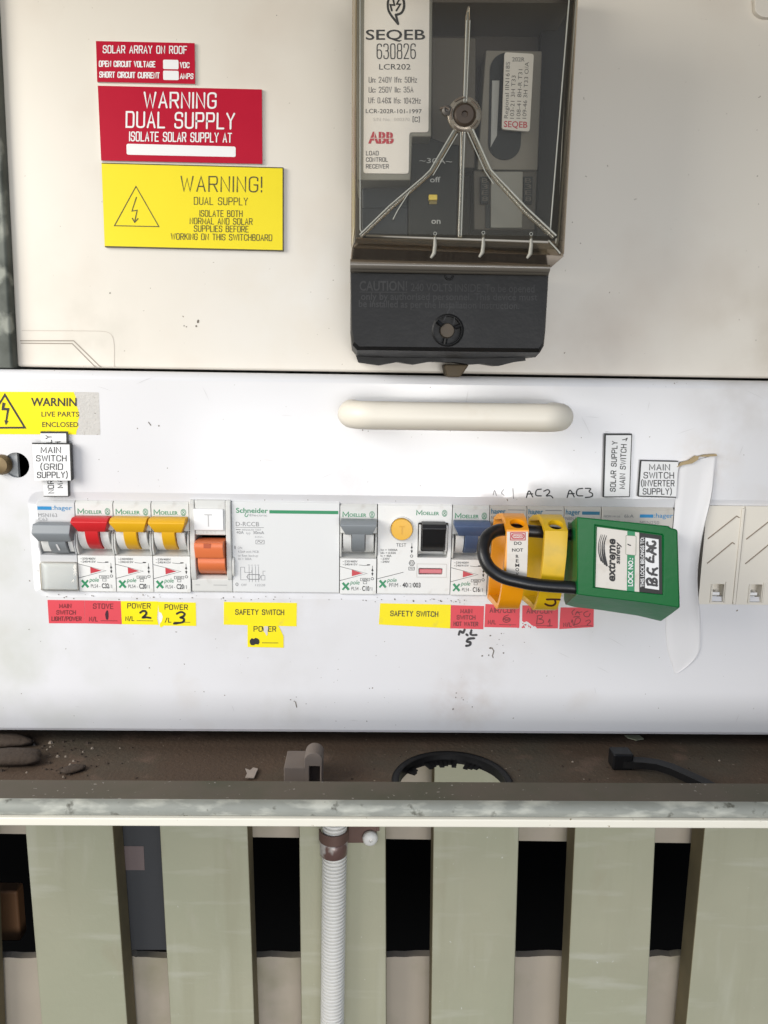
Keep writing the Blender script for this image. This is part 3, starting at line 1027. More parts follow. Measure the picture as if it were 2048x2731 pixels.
def xpole(b, u, v, surf, gi):
    b.ribbon([(u + 1.5, v - 19), (u + 18, v)], 6.2, surf, .00012, gi, False)
    b.ribbon([(u + 18, v - 19), (u + 1, v)], 4.6, surf, .000125, gi, False)
    ftext(b, 'pole', (u + 22, v - 15), (u + 46, v - 15), 11.5, surf, .0, gi, slant=.22)


def mcb_body(L, name, label, cat, mat_b, mat_low, slot_w=1.0, group='circuit breakers in the row'):
    wd = 99.6 * slot_w
    t = thing(name, label, cat, L(wd / 2, 249, 0), group)
    b = MB()
    top = [(-14, 0.5), (-2.6, 0.5), (-0.2, 13), (0, 15), (0, 84), (-6.5, 88), (-6.5, 142), (-0.2, 149.5), (-14, 149.5)]
    L.slab(b, 0.7, wd - 0.7, top)
    for a, c in ((0.7, 5.2), (wd - 5.2, wd - 0.7)):
        L.slab(b, a, c, [(-6, 86), (0, 84.3), (1.6, 92), (1.6, 128), (-0.1, 148), (-6, 148)])
    b.build('body', mat_b, t, bevel=0.00025)
    b = MB()
    L.slab(b, 0.9, wd - 0.9, [(-14, 150), (0.1, 150), (0.35, 151.5), (0.35, 247), (0, 248.8), (-14, 248.8)])
    b.build('front_plate', mat_low, t, bevel=0.00025)
    return t


def mcb_toggle(L, t, m, wide=0):
    b = MB()
    L.stack(b, [(44.5, 3, 97, 0.5, 3.6), (46, 2.5, 97.5, 0.5, 6.0), (54, 2.5, 97.5, 0.5, 7.9), (56.5, 2.5, 97.5, 0.5, 7.9), (80, 15, 86, 0.5, 5.4), (82.5, 15, 86, -2, 5.0)])
    tg = b.build('toggle', m, t, bevel=0.0003)
    b = MB()
    L.stack(b, [(80, 33, 67, -4, 5.3), (92, 33, 67, -4, 5.0), (106, 33, 67, -4, 4.0), (118, 33, 67, -5, 2.6), (129, 33, 67, -6, 0.4), (136, 33, 67, -6.4, -2.2)])
    b.build('stem', m, tg, bevel=0.0002)
    b = MB()
    for a, c in ((9.5, 31.5), (68.5, 90.5)):
        L.stack(b, [(84, a, c, -6.4, 3.2), (97, a, c, -6.4, 2.9), (110, a, c, -6.4, 2.0), (122, a, c, -6.4, 0.4), (133, a, c, -6.4, -1.9), (140, a, c, -6.45, -4.8)])
    b.build('rocker_frame', M_brkw, t, bevel=0.0002)


def moeller_mcb(slot, rating, tm, label):
    L = Loc(slot)
    t = mcb_body(L, 'circuit_breaker', label, 'circuit breaker', M_brk, M_brkw)
    mcb_toggle(L, t, tm)
    s0, s1 = L.s(0.0), L.s(0.36)
    b = MB()
    moeller(b, 7, 40, s0, 0)
    emblem(b, 85, 34, s0, 0)
    xpole(b, 7, 236, s1, 0)
    ftext(b, 'PLS4 -', (32, 237), (57, 237), 9.5, s1, -.01, 1)
    ftext(b, rating, (61, 238), (80, 238), 12.5, s1, .02, 1)
    ftext(b, '/1', (81, 238), (88, 238), 10, s1, -.01, 1)
    ftext(b, '~230/400V', (8, 161.5), (48, 161.5), 5.4, s1, .0, 1)
    ftext(b, '~240/415V', (8, 169.5), (48, 169.5), 5.4, s1, .0, 1)
    b.ribbon([(52, 168), (66, 169.5), (80, 168.5)], 1.0, s1, .0001, 1)
    b.ribbon([(74, 167.4), (81, 167.4)], 2.2, s1, .00012, 1)
    b.ribbon([(1, 173), (74, 191), (1, 211)], 1.2, s1, .0001, 1)
    arrows(b, 88, 174, s1, 1)
    rectline(b, 56, 204, 81, 211, .9, s1, 1)
    ftext(b, '4500', (60, 209.7), (77, 209.7), 4.2, s1, 0, 1)
    rectline(b, 64, 213, 73, 219, .9, s1, 1)
    b.build('lettering', [M_green, M_ink], t)
    b = MB()
    b.loft([[L(33, 181.5, .36), L(62, 190.5, .36), L(33, 198.5, .36)], [L(33, 181.5, .52), L(62, 190.5, .52), L(33, 198.5, .52)]])
    b.build('trip_flag', M_flag, t)
    return t


# ---- grey main switch with a clear label window
L = Loc(-1)
t = mcb_body(L, 'main_switch', 'pale grey main switch with broad grey toggle above a clear window', 'main switch', M_hag, M_hag, group='circuit breakers in the row')
b = MB()
L.stack(b, [(62, 2, 99, 0.5, 4.0), (64, 1.5, 99.5, 0.5, 6.5), (84, 1.5, 99.5, 0.5, 8.2), (88, 2.5, 98.5, 0.5, 8.0), (106, 10, 97, 0.5, 5.6), (109, 10, 97, -1, 5.0)])
tg = b.build('toggle', M_tgrey, t, bevel=0.0004)
b = MB()
L.stack(b, [(105, 35, 80, -4, 5.0), (118, 35, 80, -4, 4.4), (132, 35, 80, -5, 2.6), (144, 35, 80, -5, 0.6)])
st = b.build('stem', M_tgrey, tg, bevel=0.0002)
b = MB()
b.ribbon([(57, 118), (58.5, 133)], 5.0, lambda u, v, lift=0: L(u, v, 4.5 - (v - 118) * .125 + lift / MM), 0.00012)
b.build('switch_mark', M_white, st)
b = MB()
for a, c in ((12, 33), (82, 94)):
    L.stack(b, [(100, a, c, -6.4, 3.2), (115, a, c, -6.4, 2.8), (130, a, c, -6.4, 1.6), (141, a, c, -6.45, 0.2)])
b.build('rocker_frame', M_brkw, t, bevel=0.0002)
b = MB()
o_, i_ = [L(u, v, 2.3) for u, v in rrect(3, 170, 99, 243, 4)], [L(u, v, 2.6) for u, v in rrect(10, 177, 92, 234, 3)]
q_ = [L(u, v, 0.5) for u, v in rrect(2, 168, 99.5, 246, 4)]
b.loft([q_, o_, i_], 0, False, True)
b.build('label_window', M_win, t, angle=20)
b = MB()
b.box(L(5, 0).x, L(97, 0).x, -0.0006, -0.00042, L(0, 243).z, L(0, 171).z)
b.build('label_card', M_white, t)
b = MB()
s0 = L.s(0.0)
b.ribbon([(2, 27), (39, 27)], 9.0, s0, .0001, 0, False)
ftext(b, ':hager', (42, 31), (92, 31), 11, s0, .0, 0)
ftext(b, 'MSN163', (3, 50), (52, 50), 9.5, s0, -.012, 1)
ftext(b, 'C63', (3, 60), (26, 60), 8, s0, -.012, 1)
for k in range(4):
    b.ribbon([(4, 63 + k * 2.2), (26, 63 + k * 2.2)], .9, s0, .0001, 1, False)
b.build('lettering', [M_blue, M_grey], t)

moeller_mcb(0, 'C32', M_tred, 'white circuit breaker with a red toggle over the stove label')
moeller_mcb(1, 'C20', M_tyel, 'white circuit breaker with a yellow toggle directly beside the red one')
moeller_mcb(2, 'C20', M_tyel, 'white circuit breaker with a yellow toggle directly beside the wide orange safety switch')
moeller_mcb(7, 'C10', M_tgrey, 'white circuit breaker with a pale grey toggle between the two safety switches')
moeller_mcb(10, 'C16', M_tblue, 'white circuit breaker with a blue toggle beside the black lock shackle')

# ---- wide safety switch with orange toggle
L = Loc(3)
wd = 99.6 * 4
t = thing('safety_switch', 'wide pale grey safety switch with orange toggle and square test button', 'safety switch', L(wd / 2, 249, 0), 'circuit breakers in the row')
b = MB()
L.slab(b, 112, wd - 1, [(-14, 0), (-1.5, 0), (0, 6), (0, 245), (-0.6, 247), (-14, 247)])
b.build('body', mat('safety_switch_grey', (0.67, 0.675, 0.67), 0.42, var=0.03), t, bevel=0.0003)
b = MB()
for a, c in ((2, 16.5), (97.5, 111.5)):
    L.slab(b, a, c, [(-14, 0), (0.6, 0), (1.6, 8), (1.9, 100), (1.9, 170), (1.2, 205), (0.2, 214), (-14, 214)])
L.slab(b, 16.5, 97.5, [(-14, 0), (0.5, 0), (1.2, 8), (1.2, 92), (-6, 95), (-14, 95)])
L.slab(b, 2, 111.5, [(-14, 203), (-2, 203), (0.1, 212), (0.1, 245), (-0.5, 247), (-14, 247)])
L.slab(b, 111.5, 119, [(-8, 150), (0.8, 150), (1.8, 160), (1.8, 192), (0.8, 202), (-8, 202)])
b.build('toggle_frame', M_brk, t, bevel=0.0006, seg=3)
b = MB()
L.slab(b, 14.5, 92.5, [(0, 22), (2.2, 22), (2.4, 24), (2.2, 78), (0, 79)])
tb = b.build('test_button', M_white, t, bevel=0.0003)
b = MB()
sT = lambda u, v, lift=0: L(u, v, 2.42 - (v - 24) * .0037 + lift / MM)
b.ribbon([(43, 37), (63, 37)], 2.6, sT, .0001, 0, False)
b.ribbon([(53, 38.4), (53, 68)], 2.6, sT, .0001, 0, False)
ftext(b, 'TEST', (33, 87), (74, 87), 6, L.s(1.22), -.02, 0)
b.build('lettering', mat('faint_emboss', (0.50, 0.49, 0.48), .6), tb)
b = MB()
L.stack(b, [(104, 19, 94, -4, 3.5), (108, 18.5, 94.5, -4, 6.2), (120, 18.5, 94.5, -4, 6.6), (148, 18.5, 94.5, -4, 4.6), (151, 20, 94.5, -4, 3.4)])
tg = b.build('toggle', M_tor, t, bevel=0.0004)
b = MB()
L.stack(b, [(150, 24, 95.5, -4, 3.4), (160, 24, 95.5, -4, 3.9), (172, 24, 95.5, -4, 3.6), (184, 24, 95.5, -4, 2.2), (193, 24, 95.5, -4, 0.3), (199, 24, 95.5, -5, -2)])
b.build('drum', M_tor, tg, bevel=0.0002, angle=50)
b = MB()
b.box(L(44, 0).x, L(62, 0).x, -0.00668, -0.005, L(0, 120).z, L(0, 108.5).z)
b.build('toggle_notch', mat('toggle_dark_orange', (0.42, 0.075, 0.02), 0.4), tg)
b = MB()
s0 = L.s(0.0)
ftext(b, 'Schneider', (124, 33), (208, 33), 12.5, s0, .012, 0)
ftext(b, 'Electric', (160, 42), (206, 42), 6, s0, -.01, 2)
b.ribbon([(212, 29.5), (394, 29.5)], 8.6, s0, .0001, 0, False)
b.ribbon(chaik([(150, 33), (146, 42), (153, 44), (156, 37)]), 1.8, s0, .0001, 0)
ftext(b, 'D-RCCB', (123, 68), (184, 68), 11, s0, -.012, 1)
b.ribbon([(122, 71.5), (197, 71.5)], .9, s0, .0001, 1, False)
b.ribbon([(123, 77.5), (135, 77.5)], 1.6, s0, .0001, 1, False)
ftext(b, 'REGULAR TEST', (139, 80), (189, 80), 4.6, s0, -.015, 2)
ftext(b, '40A', (124, 89), (143, 89), 8, s0, -.012, 1)
ftext(b, 'typ', (149, 89), (161, 89), 6, s0, -.015, 2)
ftext(b, '30mA', (168, 89), (197, 89), 8, s0, -.006, 1)
ftext(b, '415V~', (172, 99), (196, 99), 5, s0, -.015, 2)
rectline(b, 175, 105, 197, 115, 1.0, s0, 1)
b.ribbon(chaik([(179, 111), (183, 106), (188, 113), (193, 108)]), 1.2, s0, .0001, 1)
b.ribbon([(119.5, 121), (119.5, 129)], 2.4, s0, .0001, 1, False)
for s_, a, c, v in (('ON', 127, 138, 129), ('4.5kA with MCB', 127, 182, 139), ('or fuse backup', 127, 180, 149.5), ('Im = 500A', 127, 163, 158.5), ('OFF', 134, 149, 229), ('12220', 172, 198, 229)):
    ftext(b, s_, (a, v), (c, v), 6, s0, -.014, 2)
ftext(b, '0', (119, 229), (126.5, 229), 9, s0, -.005, 1)
for p in ([(133, 178), (144, 178), (144, 192), (163, 192), (163, 186)], [(152, 198), (182, 198), (182, 210), (152, 210), (152, 198)], [(156, 175), (156, 218)], [(164, 175), (164, 218)], [(173, 175), (173, 218)], [(181, 175), (181, 218)],
          [(133, 178), (133, 212), (150, 212)], [(149, 204), (155, 197), (183, 197), (186, 204), (183, 211), (155, 211), (149, 204)], [(188, 200), (198, 200), (198, 212), (188, 212), (188, 200)], [(193, 200), (193, 188), (200, 188)], [(153, 172), (158, 172)], [(161, 172), (166, 172)], [(170, 172), (175, 172)], [(178, 172), (183, 172)]):
    b.ribbon(p, .9, s0, .0001 + random.random() * 4e-5, 2, False)
b.ribbon([(12, 227), (24, 227)], 1.0, L.s(.1), .0001, 2, False)
b.ribbon([(60, 227), (96, 227)], 1.0, L.s(.1), .0001, 2, False)
b.build('lettering', [M_green, mat('print_dark_grey', (.16, .16, .165), .6), M_grey], t)

# ---- two-pole safety switch with round yellow button
L = Loc(8)
wd = 99.6 * 2
t = thing('safety_switch', 'white two module safety switch with round yellow test button and black toggle', 'safety switch', L(wd / 2, 249, 0), 'circuit breakers in the row')
b = MB()
L.slab(b, 1.2, wd - 1, [(-14, 0.5), (-2.0, 0.5), (0, 10), (0, 246), (-0.5, 248.5), (-14, 248.5)])
bd = b.build('body', M_brkw, t, bevel=0.0003)
b = MB()
b.loft([[L(u, v, d) for u, v in rrect(109, 54, 189, 147, 2, 2)] for d in (2, -7)])
cut(bd, b)
b = MB()
b.loft([[L(u, v, d) for u, v in rrect(113, 176, 177, 192.5, 2, 2)] for d in (2, -2.0)])
cut(bd, b)
b = MB()
c = L(65, 70, 0)
r1, r2 = 33 * KX, 28.5 * KX
b.lathe(c, (0, -1, 0), [(r1, -0.0005), (r1, 0.0006), (r1 - .0003, 0.0009), (r2 + .0004, 0.0009), (r2 + .0002, -0.0005)], 40, 0, False)
b.build('button_ring', M_brkw, t)
b = MB()
b.lathe(c, (0, -1, 0), [(r2, -0.001), (r2, 0.0026), (r2 * .96, 0.0030), (r2 * .5, 0.0031)], 40)
tb = b.build('test_button', M_tyel, t)
b = MB()
sT = L.s(3.12)
ftext(b, 'T', (58, 82), (72, 82), 22, sT, .0, 0)
b.build('lettering', mat('toggle_yellow_raised', (0.66, 0.34, 0.010), 0.45), tb)
b = MB()
L.stack(b, [(50, 118, 180, -4, 3.0), (52, 117, 181, -4, 6.0), (62, 117, 181, -4, 7.2), (80, 118, 180, -4, 5.8), (95, 118.5, 179, -4, 4.8), (110, 118.5, 179, -4, 3.6), (122, 118.5, 179, -4, 1.8), (132, 118.5, 179, -5, -1.0)])
b.build('toggle', M_tblack, t, bevel=0.0003, angle=45)
b = MB()
for a, c_ in ((111, 116.5), (181.5, 187)):
    L.stack(b, [(58, a, c_, -6.5, 2.5), (100, a, c_, -6.5, 2.2), (128, a, c_, -6.5, 0.5), (142, a, c_, -6.6, -3)])
b.build('rocker_frame', M_brkw, t, bevel=0.0002)
b = MB()
b.box(L(114.5, 0).x, L(176, 0).x, 0.0004, 0.0016, L(0, 190.5).z, L(0, 178.5).z)
b.build('trip_flag', M_flag2, t, bevel=0.0003)
b = MB()
s0 = L.s(0.0)
moeller(b, 103, 33, s0, 0, .96)
emblem(b, 178, 28, s0, 0)
xpole(b, 7, 229, s0, 0)
ftext(b, 'TEST', (51, 118), (78, 118), 9, s0, -.01, 1)
for k, (s_, c_) in enumerate((('Inc = 10000A', 55), ('Idn = 0,03A', 51), ('In = 40A', 39), ('~230V', 34), ('~240V', 34))):
    ftext(b, s_, (10, 130 + k * 8), (c_, 130 + k * 8), 5.6, s0, .0, 1)
ftext(b, 'PFIM -', (34, 228), (66, 228), 11, s0, -.012, 1)
ftext(b, '40', (70, 228), (84, 228), 12.5, s0, .018, 1)
ftext(b, '/2/', (85, 228), (98, 228), 11.5, s0, -.012, 1)
ftext(b, '003', (99, 228), (119, 228), 12.5, s0, .018, 1)
arrows(b, 93, 112, s0, 1)
b.ribbon([(0.8, 206), (72, 187)], 1.2, s0, .0001, 1, False)
c6 = circ(94, 162, 7.5, 6)
b.ribbon(c6 + [c6[0]], 1.5, s0, .0001, 1)
rectline(b, 86, 173, 101, 181, 1.2, s0, 1)
b.ribbon(chaik([(89, 178), (92, 174.5), (95, 179.5), (98, 175.5)]), 1.0, s0, .0001, 1)
c6 = circ(94, 162, 3.5, 8)
b.ribbon(c6 + [c6[0]], 1.2, s0, .00011, 1)
rectline(b, 108, 164, 188, 200, 1.0, s0, 2)
b.build('lettering', [M_green, M_ink, mat('emboss_edge', (.5, .47, .43), .6)], t)


# ---- three breakers locked under the yellow hasps
def aged(slot, label, bar):
    L = Loc(slot)
    t = mcb_body(L, 'circuit_breaker', label, 'circuit breaker', M_old, M_old)
    b = MB()
    L.stack(b, [(62, 4, 96, 0.5, 4.0), (64, 4, 96, 0.5, 6.0), (84, 4, 96, 0.5, 7.6), (106, 14, 88, 0.5, 5.0), (118, 34, 66, -3, 4.6), (140, 34, 66, -5, 0)])
    b.build('toggle', M_tgrey, t, bevel=0.0003)
    b = MB()
    s0 = L.s(0.0)
    ftext(b, 'hager', (3, 27), (42, 27), 13, s0, .012, 0)
    if bar:
        b.ribbon([(47, 23), (94, 23)], 8.5, s0, .0001, 0, False)
    else:
        b.ribbon([(48, 17), (92, 17)], 1.6, s0, .0001, 1, False)
    ftext(b, 'NBN116', (3, 42), (44, 42), 9, s0, -.012, 1)
    b.build('lettering', [mat('worn_print_blue', (.05, .19, .30), .5), M_grey], t)


aged(11, 'beige circuit breaker behind the amber lockout hasp with the white label', False)
aged(12, 'beige circuit breaker behind the plain dirty yellow lockout hasp', False)
aged(13, 'beige circuit breaker mostly covered by the green padlock, beside the yellow hasp', True)
# ---- double main switch behind the padlock
L = Loc(14)
wd = 99.6 * 2
t = thing('main_switch', 'beige two module main switch mostly hidden behind the green padlock', 'main switch', L(wd / 2, 249, 0), 'circuit breakers in the row')
b = MB()
L.slab(b, 1, wd - 5, [(-14, 0.5), (-2.6, 0.5), (-0.2, 13), (0, 15), (0, 84), (-5, 88), (-5, 142), (0, 149), (0, 247), (-14, 248)])
b.build('body', M_old, t, bevel=0.0003)
b = MB()
L.stack(b, [(64, 8, wd - 12, -2, 6.0), (84, 8, wd - 12, -2, 7.6), (106, 20, wd - 26, -2, 5.0), (140, 60, wd - 60, -5, 0)])
b.build('toggle', M_tgrey, t, bevel=0.0003)
b = MB()
s0 = L.s(0.0)
b.ribbon([(103, 29), (139, 29)], 8.5, s0, .0001, 0, False)
ftext(b, ':hager', (141, 33), (192, 33), 12, s0, .0, 0)
ftext(b, 'MSN250', (104, 51), (156, 51), 9, s0, -.012, 1)
ftext(b, 'NOM 14 1A', (6, 34), (50, 34), 6, s0, -.014, 1)
ftext(b, '6kA', (61, 34), (86, 34), 9, s0, -.012, 1)
b.build('lettering', [M_blue, M_grey], t)

# ---- cream blanking strips
for k in range(3):
    xx0 = W(1874 + k * 102, 1460, 0).x
    xx1 = W(1974 + k * 102, 1460, 0).x
    zz0, zz1 = W(1950, 1349, 0).z, W(1950, 1611, 0).z
    b = MB()
    b.box(xx0, xx1, -0.0006, 0.008, zz1, zz0)
    if k == 2:
        t = b.build('blanking_strip', M_blank, None, bevel=0.0003)
        tag(t, 'cream plastic blanking strip with slanted grooves at the edge of the photo', 'blanking strip', 'blanking strips')
    else:
        t = b.build('blanking_strip', M_blank, None)
        tag(t, ('cream plastic blanking strip partly tucked behind the white cover strip', 'cream plastic blanking strip with slanted grooves, free of the white cover strip')[k], 'blanking strip', 'blanking strips')
    wx = xx1 - xx0
    fx = lambda f: xx0 + wx * f
    fz = lambda v: zz0 + (zz1 - zz0) * v
    b = MB()
    b.box(fx(.36), fx(.66), -0.003, 0.005, fz(.975), fz(.79))
    cut(t, b)
    o2 = MB()
    o2.box(fx(.37), fx(.60), 0.0012, 0.002, fz(.915), fz(.885))
    o2.box(fx(.37), fx(.54), 0.0016, 0.0024, fz(.948), fz(.925))
    o2.build('clip_tongue', M_white, t, bevel=0.0001)
    o2 = MB()
    o2.box(fx(.30), fx(.34), -0.0012, -0.00062, fz(.985), fz(.79))
    o2.box(fx(.68), fx(.72), -0.0012, -0.00062, fz(.985), fz(.77))
    o2.box(fx(.92), fx(.999), -0.0013, -0.00062, fz(.998), fz(.02))
    o2.build('moulded_rib', M_blank, t, bevel=0.0003)
    o2 = MB()
    sf = lambda u, v, lift=0: Vector((fx(u), -0.0006 - lift, fz(v)))

    def groove(a, c, w_):
        p, q = Vector(a), Vector(c)
        n = Vector((-(q - p).y * .38, (q - p).x / .38)).normalized() * w_
        P = [sf(p.x - n.x * .4, p.y - n.y, .0001), sf(q.x - n.x * .4, q.y - n.y, .0001), sf(q.x + n.x * .4, q.y + n.y, .0001), sf(p.x + n.x * .4, p.y + n.y, .0001)]
        o2.face(P)
    for a, c in (((.10, .33), (.80, .10)), ((.80, .098), (.88, .115)), ((.14, .58), (.76, .365)), ((.76, .363), (.82, .38))):
        sg = [sf(*a, .0001), sf(*c, .0001)]
        o2.tube(sg, 0.00026, 6)
    o2.build('groove', M_groove, t)
b = MB()
b.box(W(1872, 1340, 0).x, 0.355, 0.0012, 0.006, W(1950, 1348, 0).z + .0002, W(1950, 1340, 0).z)
tag(b.build('blank_rail', mat('beige_ledge', (.42, .37, .29), .6), bevel=.0003), 'narrow beige rail along the top of the blanking strips', 'rail')
# ================================================================== SIGNS AND LABELS
def plate(name, label, cat, quad, y, th, mats, group=None, edge_mi=None, bevel=0.0):
    """a flat sign of thickness th standing proud of the surface y; front on y - th"""
    yf = y - th
    fr = [W(p[0], p[1], yf) for p in quad]
    b = MB()
    b.face(fr, 0)
    bk = [Vector((p.x, y, p.z)) for p in fr]
    n = len(fr)
    for i in range(n):
        j = (i + 1) % n
        b.face([fr[i], fr[j], bk[j], bk[i]], edge_mi if edge_mi is not None else 0)
    # weld
    h = b.build(name, mats, None, smooth=False)
    tag(h, label, cat, group)
    return h, on(yf)


# ---- three engraved signs on the meter board
P1 = zoom(0, 0, 1.62)
q = [(255.6, 109.3), (519, 114.8), (520.5, 224), (259, 218.5)]
h, s = plate('warning_sign', 'small red engraved sign about the solar array on the roof', 'warning sign', q, YB, 0.0012, [M_red, M_edgew], 'engraved warning signs', 1)
b = MB()
stext(b, 'SOLAR ARRAY ON ROOF', (275, 140.7), (497.5, 142.6), 19, s, 2.7)
stext(b, 'OPEN CIRCUIT VOLTAGE', (264.5, 177), (413, 178.7), 14.2, s, 2.7)
stext(b, 'VDC', (480.5, 180.2), (504, 180.6), 13.5, s, 2.5)
stext(b, 'SHORT CIRCUIT CURRENT', (265.6, 205.8), (424.5, 208.3), 14.2, s, 2.7)
stext(b, 'AMPS', (480.8, 209.3), (514.5, 209.8), 13, s, 2.5)
b.poly(rquad([(434.6, 159.0), (475.8, 159.8), (476.2, 184.8), (434.8, 184.0)], 4), s)
b.poly(rquad([(434.8, 188.2), (476.2, 189.0), (476.6, 213.8), (435, 213.0)], 4), s)
b.build('lettering', M_white, h)
q = [(260.5, 228.4), (698.5, 238.4), (699.8, 437.2), (269.6, 427.8)]
h, s = plate('warning_sign', 'large red engraved sign reading warning dual supply', 'warning sign', q, YB, 0.0014, [M_red, M_edgew], 'engraved warning signs', 1)
b = MB()
stext(b, 'WARNING', (385, 286), (575, 288), 39.5, s, 4.8)
stext(b, 'DUAL SUPPLY', (337, 338.5), (624, 343.2), 40, s, 4.8)
stext(b, 'ISOLATE SOLAR SUPPLY AT', (345.5, 375.3), (617, 379.3), 23.5, s, 3.1)
b.poly(rquad([(337, 383.2), (628.2, 391), (628.4, 418.8), (337.7, 412.4)], 5), s)
b.build('lettering', M_white, h)
b = MB()
b.ribbon([(699.6, 240), (701, 439), (270, 430)], 2.6, on(YB - .0001), .0001, 0, False)
b.build('glue_edge', M_edgew, h)
q = [(270.4, 434), (755.6, 446.5), (755.6, 669.6), (279, 658.6)]
h, s = plate('warning_sign', 'yellow engraved sign with a lightning triangle reading warning dual supply', 'warning sign', q, YB, 0.0016, [M_yel, M_ink], 'engraved warning signs', 1)
b = MB()
stext(b, 'WARNING!', (482.5, 509.6), (697, 511.8), 39.5, s, 3.4)
stext(b, 'DUAL SUPPLY', (517.5, 545), (659.5, 547), 19, s, 2.0)
stext(b, 'ISOLATE BOTH', (532.5, 577), (645.5, 578), 16, s, 1.9)
stext(b, 'NORMAL AND SOLAR', (506.5, 597), (672, 598.8), 15.8, s, 1.9)
stext(b, 'SUPPLIES BEFORE', (517.5, 617.3), (661.5, 619), 15.8, s, 1.9)
stext(b, 'WORKING ON THIS SWITCHBOARD', (456, 638.3), (724.5, 642), 15.8, s, 1.9)
b.ribbon([(362.3, 497), (423.5, 604.3), (305, 601.9), (362.3, 497)], 3.0, s)
b.ribbon([(363.5, 526), (351.5, 563), (365.5, 560.5), (358.8, 591)], 2.7, s, .00013)
b.ribbon([(352.5, 582), (358.8, 593), (367.5, 583)], 2.7, s, .00015)
b.ribbon([(271.5, 435), (754.6, 447.6), (754.6, 668.2), (279.8, 657.2)], 2.6, s, .00011, 0, False)
b.build('lettering', mat('olive_engraving', (0.055, 0.045, 0.008), .5), h)

# ---- torn yellow sticker at the edge of the panel
yp = 0.0
q = [(-70, 1044.5)] + [(196, 1045.5), (199, 1052), (203, 1062), (200, 1074), (206, 1086), (210, 1099), (211, 1112), (207, 1124), (209, 1138), (204, 1149), (203, 1159)] + [(-70, 1157.5)]
h, s = plate('warning_sticker', 'torn yellow warning live parts sticker with a grey glue patch where it ripped', 'sticker', q, yp, 0.00012, [M_sty])
b = MB()
ftext(b, 'WARNIN', (82.3, 1082.3), (204, 1083), 21, s, .018)
ftext(b, 'LIVE PARTS', (110.3, 1110.8), (210.5, 1111.3), 13, s, .004)
ftext(b, 'ENCLOSED', (112.5, 1138.6), (208, 1138.8), 13, s, .004)
b.ribbon([(12.7, 1053), (66, 1140.5), (-41, 1141), (12.7, 1053)], 6.5, s)
b.poly([(6.2, 1073), (14.5, 1075), (11.2, 1087.5), (25, 1088.2), (18.5, 1122), (22.5, 1122.5), (15.2, 1134), (11, 1121), (14.2, 1121.4), (18, 1094.5), (3.5, 1094)], s, .00016)
b.build('lettering', M_ink, h)
b = MB()
b.poly(rquad([(190, 1045), (263.5, 1046.5), (267.5, 1160), (196, 1159)], 3), on(yp), .00006)
b.build('glue_patch', M_residue, h)


# ---- engraved black on white labels
def traffolyte(label, quad, y, th, txt, hide=None):
    h, s = plate('engraved_label', label, 'label', quad, y, th, [M_white, M_ink], 'engraved black on white labels', 1)
    b = MB()
    for t_, a, c, hh in txt:
        stext(b, t_, a, c, hh, s, 2.15)
    return h, s, b


h, s, b = traffolyte('upright white normal supply label half covered by the grid supply label', [(107.6, 1154), (176, 1154), (181, 1322.5), (116.5, 1322)], yp - .00013, 0.0013,
                     [('NORMAL SUPPLY', (143.2, 1314.6), (136.4, 1161), 14.5), ('MAIN SWITCH', (166.5, 1300.3), (160.5, 1178), 13)])
b.ribbon([(107.6, 1153), (179, 1153.2), (184, 1323)], 5.0, s, .0001, 0, False)
b.ribbon([(116, 1323.5), (184, 1323.5)], 2.0, s, .00012, 0, False)
b.build('lettering', M_ink, h)
h, s, b = traffolyte('white main switch grid supply label stuck over the upright label', [(85.6, 1182.5), (186, 1183.5), (189.5, 1281.5), (91.5, 1281.5)], yp - .0016, 0.0030,
                     [('MAIN', (109.4, 1207.4), (161, 1207.6), 15), ('SWITCH', (96.8, 1229.6), (176, 1229.8), 15), ('(GRID', (108.5, 1252.3), (166.2, 1252.4), 15.2), ('SUPPLY)', (99.3, 1274.2), (179, 1273.8), 15)])
b.ribbon([(85.2, 1182.4), (187, 1183.4), (190.8, 1281.8)], 4.0, s, .0001, 0, False)
b.build('lettering', M_ink, h)
h, s, b = traffolyte('upright white solar supply main switch label standing above the padlock', [(1614.2, 1158), (1685.5, 1157.6), (1679.2, 1325), (1609, 1325.4)], yp, 0.0013,
                     [('SOLAR SUPPLY', (1640.5, 1310.5), (1646.2, 1177.5), 13.2), ('MAIN SWITCH', (1665.5, 1303), (1670.4, 1186), 13.6)])
b.ribbon([(1608.8, 1325.4), (1614, 1158.6), (1685.4, 1158.4)], 4.4, s, .0001, 0, False)
b.ribbon([(1684.8, 1158.4), (1678.6, 1324.6), (1608.8, 1325)], 2.2, s, .00012, 0, False)
b.ribbon(chaik([(1660, 1173), (1668, 1172), (1674, 1167), (1669, 1176)]), 2.0, s, .00014)
b.build('lettering', M_ink, h)
h, s, b = traffolyte('white main switch inverter supply label beside the white cover strip', [(1708.8, 1227.6), (1809, 1230), (1803, 1327), (1701.5, 1323.4)], yp, 0.0013,
                     [('MAIN', (1732.2, 1253.2), (1785.6, 1253.9), 15.2), ('SWITCH', (1717.2, 1275), (1796.4, 1275.5), 15.2), ('(INVERTER', (1710.8, 1296.3), (1797.6, 1296.5), 15), ('SUPPLY)', (1715, 1318), (1790.4, 1318.3), 15)])
b.ribbon([(1809, 1230.6), (1709.2, 1228.4), (1702.2, 1323), (1803, 1326.2)], 3.0, s, .0001, 0, False)
b.build('lettering', M_ink, h)

# ---- stickers under the breakers
GS = 'circuit stickers under the breakers'


def sticker(label, quad, m, y=0.0):
    return plate('circuit_sticker', label, 'sticker', quad, y, 0.00011, [m], GS)


